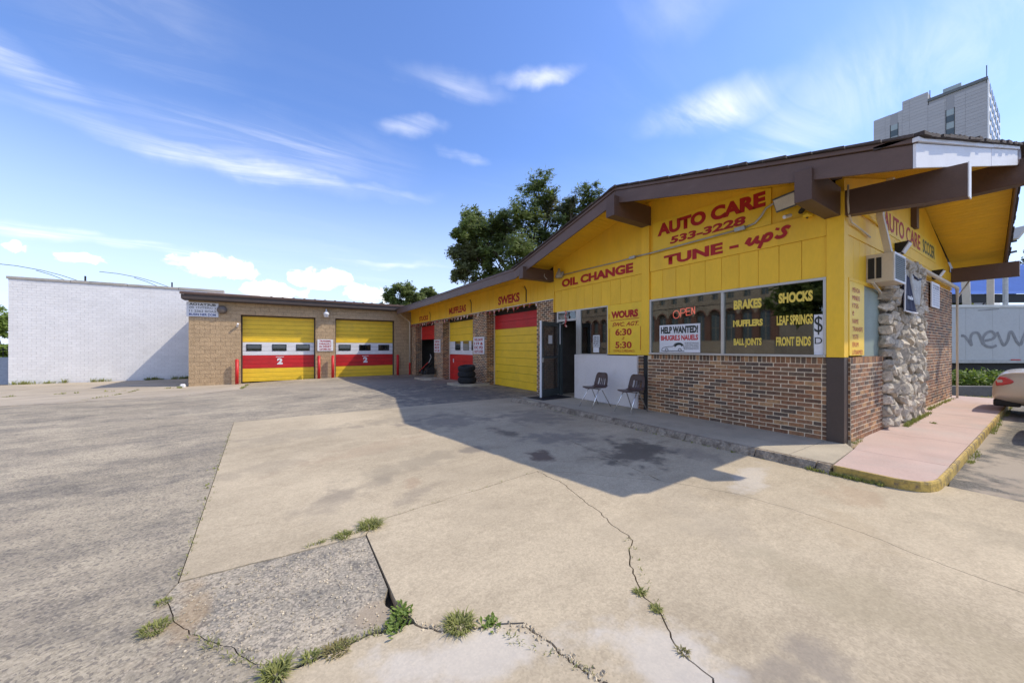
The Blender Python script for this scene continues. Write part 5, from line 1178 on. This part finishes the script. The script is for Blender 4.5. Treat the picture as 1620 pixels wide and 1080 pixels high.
# ------------------------------------------------------------------ vegetation
def leaf_cloud(mb, c, r, n, size, squash=1.0, rnd=random, shell=.55):
    c = Vector(c)
    for _ in range(n):
        d = Vector((rnd.gauss(0, 1), rnd.gauss(0, 1), rnd.gauss(0, 1))).normalized()
        rr = r*(shell+(1-shell)*rnd.random()) ; rr *= 1+.28*noise.noise(d*2.1+c)
        p = c+Vector((d.x*rr, d.y*rr, d.z*rr*squash))
        u = Vector((rnd.gauss(0, 1), rnd.gauss(0, 1), rnd.gauss(0, .7))).normalized(); v = u.orthogonal().normalized(); s = size*rnd.uniform(.6, 1.3)
        k = len(mb.v); mb.v += [tuple(p-u*s), tuple(p+v*s*.45), tuple(p+u*s), tuple(p-v*s*.45)]; mb.f.append((k, k+1, k+2, k+3))
def tree(name, lab, base, lobes, h, n_per, size, m, trunk_r=.35, seed=1, cat='tree', group=None, sub=11, m2=None):
    t = thing(name, base, lab, cat, group); rnd = random.Random(seed); B = Vector(base)
    tk_ = MB(); top = B+Vector((rnd.uniform(-.5, .5), rnd.uniform(-.5, .5), h*.55))
    tk_.tube([B+Vector((0, 0, -.2)), B.lerp(top, .4)+Vector((.15, 0, 0)), top, top+Vector((0, 0, h*.25))], [trunk_r, trunk_r*.75, trunk_r*.5, trunk_r*.15], 10)
    for (c, r_) in lobes:
        c = Vector(c); s0 = B.lerp(top, rnd.uniform(.55, 1)); md = s0.lerp(c, .5)+Vector((rnd.uniform(-.3, .3), rnd.uniform(-.3, .3), .3))
        tk_.tube([s0, md, c+Vector((0, 0, r_*.3))], [trunk_r*.38, trunk_r*.2, .03], 6)
        for _ in range(4):
            e = c+Vector((rnd.gauss(0, 1), rnd.gauss(0, 1), rnd.gauss(0, 1))).normalized()*r_*.8; tk_.tube([md.lerp(c, .5), e], [trunk_r*.12, .015], 5)
    tk_.build('trunk', BARK, t, fix=False)
    cr = MB(); cr2 = MB()
    for li, (c, r_) in enumerate(lobes):
        for _ in range(sub*3):
            d = Vector((rnd.gauss(0, 1), rnd.gauss(0, 1), rnd.gauss(0, .85))).normalized(); cc = Vector(c)+d*r_*rnd.uniform(.2, 1.05)
            leaf_cloud(cr2 if (m2 and li % 4 == 1) else cr, cc, r_*rnd.uniform(.22, .5), n_per//4, size, .8, rnd, .1)
    cr.build('crown', m, t, fix=False)
    if m2 and cr2.v: cr2.build('crown', m2, t, fix=False, label='paler olive part of the crown')
    return t
def at(px, py, t_): # place on the sight line at depth t_ metres (used once to set out far trees)
    u = (px-810)/565; v = (550-py)/565; return tuple(FD*t_+RD*(u*t_)+Vector((0, 0, 1.5+v*t_)))
D = 36
tree('tall_tree', 'tall broad leafy tree rising behind the service bay roof', at(840, 550, D)[:2]+(-.3,), [(at(x, y, D+dz), r*D/565) for x, y, r, dz in
     ((850, 300, 33, 0), (872, 330, 30, 1), (820, 340, 34, -1), (785, 355, 26, 0), (750, 365, 30, -1), (738, 395, 26, 0), (770, 400, 40, 1), (810, 395, 42, -2), (855, 375, 40, 1), (895, 335, 32, 2), (925, 318, 28, 0), (940, 330, 22, 3), (890, 385, 36, 1), (735, 425, 26, 0), (728, 372, 14, 0), (745, 350, 20, 1), (745, 400, 26, 2), (800, 370, 34, 3), (775, 435, 30, 0), (830, 425, 40, 0), (880, 420, 34, 2))], 13, 420, .19, LEAF1, .5, 3, m2=LEAF2)
tree('round_tree', 'left one of two small trees over the garage roof', at(640, 550, 62)[:2]+(-.5,), [(at(x, y, 62), r*62/565) for x, y, r in ((618, 468, 15), (640, 460, 17), (655, 470, 15), (628, 485, 14), (645, 490, 14), (606, 488, 8))], 9, 420, .22, LEAF1, .3, 8)
tree('round_tree', 'right smaller one of two trees over the garage roof', at(682, 550, 66)[:2]+(-.5,), [(at(x, y, 66), r*66/565) for x, y, r in ((678, 462, 12), (688, 470, 9), (668, 475, 12), (680, 484, 11))], 8, 420, .22, LEAF1, .3, 9)
tree('street_tree', 'green tree at the far left edge past the white wall', at(-20, 550, 42)[:2]+(-.5,), [(at(x, y, 42), r*42/565) for x, y, r in ((-20, 500, 26), (0, 515, 18), (-40, 520, 26), (4, 560, 16), (-20, 560, 26), (-60, 545, 26))], 7, 420, .18, LEAF3, .25, 12)
tree('dark_conifer', 'dark conifer at the right edge above the blue roof', at(1640, 550, 44)[:2]+(0,), [(at(x, y, 44), r*44/565) for x, y, r in ((1640, 380, 10), (1640, 400, 14), (1636, 420, 17), (1630, 440, 20), (1615, 452, 15))], 14, 300, .16, LEAFD, .3, 21)
tree('hedge_tree', 'leafy tree between the beam and the blue roof', at(1545, 550, 34)[:2]+(0,), [(at(x, y, 34), r*34/565) for x, y, r in ((1505, 462, 16), (1530, 452, 15), (1552, 446, 12), (1570, 446, 10), (1515, 480, 16))], 7, 300, .17, LEAF1, .25, 31)
# hedge
hd = MB(); rnd = random.Random(2); hmix = MB()
hg = thing('clipped_hedge', tuple(rf(15, 11.7)), 'low bright green hedge behind the dark concrete wall', 'hedge')
for k in range(42):
    r_ = 13.2+4.6*k/41; leaf_cloud(hd, rf(r_, 11.6+rnd.uniform(-.15, .15), .45+rnd.uniform(-.1, .12)), .3, 120, .07, 1, rnd, .2)
hd.build('foliage', LEAF3, hg, fix=False)
MB().tube([rf(13.2, 11.6, .15), rf(17.8, 11.4, .15)], .05, 5).build('stem', BARK, hg)
# grass
def blades(mb, c, n, spread, h, rnd, lean=.5, wd=.006):
    for _ in range(n):
        a = rnd.uniform(0, 6.283); rr = spread*math.sqrt(rnd.random()); p = Vector((c[0]+rr*math.cos(a), c[1]+rr*math.sin(a), c[2])); hh = h*rnd.uniform(.4, 1.1)
        d = Vector((math.cos(a)+rnd.gauss(0, .5), math.sin(a)+rnd.gauss(0, .5), 0)).normalized(); s = Vector((-d.y, d.x, 0))*wd*rnd.uniform(.6, 1.3); L_ = lean*rnd.uniform(.2, 1.4)*hh
        q1 = p+d*L_*.3+Vector((0, 0, hh*.6)); q2 = p+d*L_+Vector((0, 0, hh*(1-.25*L_/hh))); k = len(mb.v)
        mb.v += [tuple(p-s), tuple(p+s), tuple(q1+s*.8), tuple(q1-s*.8), tuple(q2)]; mb.f += [(k, k+1, k+2, k+3), (k+3, k+2, k+4)]
rnd = random.Random(77)
tufts = [((.62, 3.18, 0), 240, .10, .10, GRASS, 'green grass tuft at the top corner of the dark asphalt patch'), ((.40, 3.12, 0), 150, .07, .06, GRASS, 'low yellowish tuft just left of the patch corner tuft'),
         ((-.03, 1.965, 0), 200, .06, .085, GRASS, 'tall grass clump at the bottom edge of the photo by the patch'), ((.22, 1.965, 0), 240, .07, .035, DRY, 'brownish dry tuft along the lower edge of the asphalt patch'), ((.11, 1.98, 0), 100, .04, .045, GRASS, 'short green tuft between the tall clump and the dry one'),
         ((.80, 1.78, 0), 300, .085, .07, GRASS, 'spreading coarse grass tuft where the wide crack starts'), ((1.84, 1.42, 0), 90, .035, .035, GRASS, 'upper small tuft in the thin crack across the slab'), ((1.80, 1.28, 0), 90, .035, .035, GRASS, 'lower small tuft in the thin crack across the slab'),
         ((-.58, 2.63, 0), 150, .07, .05, GRASS, 'yellow green tuft in the seam left of the asphalt patch'), ((-.60, 2.88, 0), 60, .04, .03, GRASS, 'tiny weed in the seam above the yellow green tuft'), ((1.66, 1.03, 0), 50, .03, .03, DRY, 'tiny dry weed low in the thin crack')]
for c, n, sp_, h, m, lab in tufts:
    mb = MB(); blades(mb, c, n, sp_*.85, h*.6, rnd, 1.4, .0035 if m is GRASS else .003); o = mb.build('grass_tuft', m, None, fix=False); tag(o, lab, 'grass')
def weed(c, n, s, lab):
    mb = MB()
    for _ in range(n):
        a = rnd.uniform(0, 6.28); d = Vector((math.cos(a), math.sin(a), rnd.uniform(.25, .9))).normalized(); p = Vector(c)+Vector((rnd.gauss(0, s*.5), rnd.gauss(0, s*.5), 0)); q = p+d*s*rnd.uniform(.4, 1); sd_ = Vector((-d.y, d.x, 0)).normalized()*s*.16
        k = len(mb.v); md = p.lerp(q, .6); mb.v += [tuple(p), tuple(md+sd_), tuple(q), tuple(md-sd_+Vector((0, 0, .004)))]; mb.f.append((k, k+1, k+2, k+3))
    o = mb.build('leafy_weed', LEAF3, None, fix=False); tag(o, lab, 'weed')
weed((.56, 2.03, 0), 100, .05, 'bright leafy weed at the lower corner of the asphalt patch'); weed((.50, 1.96, 0), 60, .05, 'smaller leafy weed against the asphalt patch corner weed'); weed((.95, 1.70, 0), 40, .05, 'broad leafy weed at the right end of the coarse grass tuft')
wd_ = MB()
for (a, b, n, h) in (((5.46, 1.75), (5.46, 1.1), 520, .07), ((5.43, 4.3), (5.43, 2.2), 120, .04), ((9.3, 1.58), (11.6, 1.62), 900, .10), ((12.2, 1.72), (15.5, 1.74), 600, .09), ((7.0, 1.70), (7.4, 1.7), 60, .05), ((7.5, .70), (8.4, .72), 160, .06), ((10.4, .74), (15.5, .8), 500, .07), ((5.42, 7.0), (5.42, 5.9), 60, .03), ((10.1, 1.3), (10.2, 1.4), 60, .04)):
    a, b = Vector(a), Vector(b)
    for _ in range(n//6): p = a.lerp(b, rnd.random()**1.2); blades(wd_, (p.x, p.y+rnd.uniform(-.02, .03), .0 if p.x < 5.6 or p.y < .85 else .1), 6, .03, h*rnd.uniform(.3, 1), rnd, .6, .004)
for (a, b, n, h) in (((-11.6, 28.75), (-4.0, 28.8), 1400, .3), ((-4.2, 22.8), (-4.0, 22.0), 100, .12), ((-3.9, 22.4), (-9.8, 21.5), 300, .10), ((-1.52, 22.8), (-1.52, 18.8), 240, .1), ((-5.3, 15.9), (-5.4, 22), 160, .08), ((-.6, 3.4), (-.75, 6.5), 60, .03), ((-9.6, 15.1), (-9.8, 21), 160, .08)):
    a, b = Vector(a), Vector(b)
    for _ in range(n//8):
        p = a.lerp(b, rnd.random())
        if noise.noise(Vector((p.x*1.3, p.y*1.3, 0))) > -.1: blades(wd_, (p.x, p.y, H(p.x, p.y)), 8, .08, h*rnd.uniform(.3, 1), rnd, .6, .01)
for (a, b, n, h) in (((-.57, 3.1), (-.8, 8.0), 60, .025), ((.65, 3.25), (2.5, 3.5), 10, .02), ((.22, 1.97), (.55, 1.98), 60, .02), ((-.40, 2.45), (-.05, 2.0), 30, .025), ((.15, 3.1), (.6, 3.16), 60, .03), ((2.3, 1.9), (1.66, 1.05), 18, .018), ((.9, 1.72), (1.2, 1.2), 24, .02)):
    a, b = Vector(a), Vector(b)
    for _ in range(n): p = a.lerp(b, rnd.random()); blades(wd_, (p.x+rnd.gauss(0, .012), p.y+rnd.gauss(0, .012), 0), 3, .015, h, rnd, 1.2, .0025)
o = wd_.build('wall_foot_weeds', GRASS, None, fix=False); tag(o, kind='stuff')
vg = MB()
for _ in range(3500):
    x = rnd.uniform(16.3, 22); y_ = rnd.uniform(-.5, 2.6); blades(vg, (x, y_, .0), 1, .05, .09, rnd, .6, .008)
o = vg.build('verge_grass', DRY, None, fix=False); tag(o, kind='stuff')
CRUMB = mat('crumbs', (.46, .39, .28), .95, .3, 9, .2, 60, .2, 60, isl=.3)
# crumbs in the cracks
cb = MB(); P_ = [(.60, 1.93), (.77, 1.77), (1.1, 1.586), (1.16, 1.31), (1.22, 1.12)]
for _ in range(240):
    i = rnd.randrange(4); p = Vector(P_[i]).lerp(Vector(P_[i+1]), rnd.random()); s = .0025+.008*rnd.random()**3
    d = Vector((rnd.gauss(0, 1), rnd.gauss(0, 1), rnd.gauss(0, 1))).normalized(); u = d.orthogonal().normalized(); v = d.cross(u)
    cb.obox((p.x+rnd.gauss(0, .016), p.y+rnd.gauss(0, .016), .0), d, u, v, s, s*.8, s*.6)
for _ in range(500):
    x = rnd.uniform(-.5, .5); y_ = rnd.uniform(2.0, 3.0); s = rnd.uniform(.002, .005); cb.obox((x, y_, -.003), (1, 0, 0), (0, 1, 0), (0, 0, 1), s, s, s*.6)
o = cb.build('crumbled_concrete', CRUMB, None, fix=False); tag(o, kind='stuff')

# ------------------------------------------------------------------ cars
CARP = mat('gold_car_paint', (.60, .53, .43), .3, .02, 2, .02, 80, 0, metal=.3, coat=.8)
def make_car(loc, lab):
    """sedan, local +Y is the rear, origin under its middle"""
    t = thing('parked_car', (0, 0, 0), lab, 'car')
    st_ = [ # y, half width at sill, belt half width, z low, z belt, roof half width, z roof
        (-2.30, .60, .58, .35, .55, .50, .58), (-2.20, .78, .76, .24, .62, .66, .68), (-1.9, .86, .84, .20, .72, .72, .80), (-1.3, .89, .87, .2, .82, .74, .92), (-.85, .90, .88, .2, .88, .74, .98), (-.2, .90, .88, .2, .90, .62, 1.36), (.2, .90, .88, .2, .91, .60, 1.42),
        (.9, .90, .88, .2, .92, .60, 1.40), (1.35, .90, .88, .2, .93, .66, 1.20), (1.7, .89, .87, .22, .94, .74, 1.03), (2.0, .87, .85, .24, .93, .73, 1.02), (2.24, .84, .82, .27, .88, .70, .99), (2.33, .82, .78, .30, .78, .66, .84), (2.40, .78, .74, .34, .60, .60, .62)]
    mb = MB(); 
    for y, hs, hb, zl, zb, hr_, zr_ in st_:
        ring = [(0, zl-.02), (hs*.8, zl-.02), (hs, zl+.08), (hs+.02, (zl+zb)*.5), (hb, zb), (hb*.5+hr_*.5+.02, zb*.55+zr_*.45), (hr_, zr_-.03), (hr_*.8, zr_), (0, zr_+.02)]
        pts = [(x, y, z) for x, z in ring]+[(-x, y, z) for x, z in reversed(ring[1:-1])]; mb.v += pts
    n = 16
    for i in range(len(st_)-1):
        for j in range(n): mb.f.append((i*n+j, i*n+(j+1) % n, (i+1)*n+(j+1) % n, (i+1)*n+j))
    mb.f += [tuple(reversed(range(n))), tuple((len(st_)-1)*n+j for j in range(n))]
    o = mb.build('body', CARP, t, smooth=True); s = o.modifiers.new('s', 'SUBSURF'); s.levels = 2; s.render_levels = 2
    for sx in (-1, 1):
        MB().add([(sx*.905, -.75, .93), (sx*.905, 1.4, .97), (sx*.76, 1.1, 1.28), (sx*.70, .5, 1.36), (sx*.70, -.1, 1.34)], [(0, 1, 2, 3, 4)]).build('side_window', TWG, t)
        m = MB(); prof = [(2.315, .66), (2.325, .76), (2.27, .865), (2.18, .855), (2.10, .80), (2.08, .76), (2.12, .72), (2.22, .68)]
        m.prism([(p[0], p[1]) for p in prof], 'x', sx*.70, sx*.878); o = m.build('tail_light', mat('tail_lens', (.55, .008, .012), .12, .05, 5, 0, 10, 0, coat=1), t, bevel=.015)
        MB().prism([(2.30, .735), (2.315, .80), (2.24, .80), (2.22, .765), (2.24, .735)], 'x', sx*.75, sx*.884).build('reversing_lens', CREAM, t, bevel=.01)
        for y in (-1.42, 1.36):
            wmb = MB().lathe([(.20, -.1), (.31, -.1), (.33, -.06), (.33, .06), (.31, .1), (.20, .1)], (sx*.80, y, .33), 28, 'x'); w0 = wmb.build('wheel', RUB, t, smooth=True)
            MB().lathe([(0, .10), (.12, .105), (.20, .09), (.21, .05), (.2, -.05), (0, -.05)] if sx > 0 else [(0, -.10), (.12, -.105), (.20, -.09), (.21, -.05), (.2, .05), (0, .05)], (sx*.80, y, .33), 20, 'x').build('rim', ALU, w0, smooth=True)
    MB().box(-.80, .80, 2.0, 2.36, .21, .36).build('under_panel', BLK, t, bevel=.03)
    MB().add([(-.6, -.95, .99), (.6, -.95, .99), (.56, -.25, 1.37), (-.56, -.25, 1.37)], [(0, 1, 2, 3)]).build('windscreen', TWG, t)
    t.location = loc; return t
car1 = make_car((14.17, -1.42, 0), 'gold sedan whose tail pokes over the yellow kerb')
car2 = dup(car1, (11.1, -2.15, 0), label='gold sedan parked nearest the camera beside the yellow kerb')

# ------------------------------------------------------------------ across the street (seen mirrored in the shop window)
ab = thing('arched_building', (-43, 45, 0), 'old stone building with arched windows mirrored in the shop glass', 'building')
STB = mat('street_stone', (.36, .29, .21), .85, .15, .5, .1, 10, .3, 12); STD = mat('street_brick', (.19, .10, .07), .85, .15, .5, .1, 10, .3, 12)
AX0, Y0, PT, n = -43, 22, 2.3, 17; Y1 = Y0+PT*n
MB().box(AX0-14, AX0-.5, Y0, Y1, -.2, 15).build('wall', STB, ab)
MB().box(AX0-.5, AX0, Y0, Y1, -.2, 2.6).box(AX0-.5, AX0+.1, Y0, Y1, 8.3, 9.0).box(AX0-.5, AX0, Y0, Y1, 11.0, 12.6).box(AX0-.5, AX0+.5, Y0, Y1, 14.6, 15.3).build('band', STB, ab)
for z0, z1, hw in ((2.6, 6.6, .7), (9.0, 11.0, .5), (12.6, 14.6, .5)):
    for i in range(n+1): MB().box(AX0-.5, AX0, Y0+PT*i-PT/2+hw, Y0+PT*i+PT/2-hw, z0, z1).build('pier', STD if z0 < 5 else STB, ab)
    for i in range(n):
        yc = Y0+PT*(i+.5); f = MB().box(AX0-.49, AX0-.42, yc-hw, yc+hw, z0, z1).build('window', TWG, ab)
        MB().box(AX0-.42, AX0-.38, yc-.04, yc+.04, z0, z1).box(AX0-.42, AX0-.38, yc-hw, yc+hw, (z0+z1)/2-.04, (z0+z1)/2+.04).build('sash', STB, f)
for i in range(n):
    yc = Y0+PT*(i+.5); pts = [(yc+.72*math.cos(t*math.pi/10), 6.6+.72*math.sin(t*math.pi/10)) for t in range(11)]
    MB().prism([(yc-PT/2, 6.6), (yc-PT/2, 8.3), (yc+PT/2, 8.3), (yc+PT/2, 6.6)]+pts, 'x', AX0-.5, AX0).build('arch', STB, ab)
    MB().tube([(AX0+.02, a, z) for a, z in [(yc+.85*math.cos(t*math.pi/10), 6.6+.85*math.sin(t*math.pi/10)) for t in range(11)]], .13, 6).build('arch_moulding', STD, ab)
for k, (x, y) in enumerate(((-26, 11.5), (-26, 3.5))):
    tree('kerb_tree', ('leafy street tree mirrored in the right part of the shop window', 'street tree mirrored at the right end of the shop window', 'street tree mirrored beside the window mullion')[k], (x, y, -.1), [((x+random.uniform(-2.5, 2.5), y+random.uniform(-3, 3), 6+random.uniform(-3, 4)), 2) for _ in range(10 if k < 2 else 3)], 7, 260, .3, LEAF1, .22, 40+k)
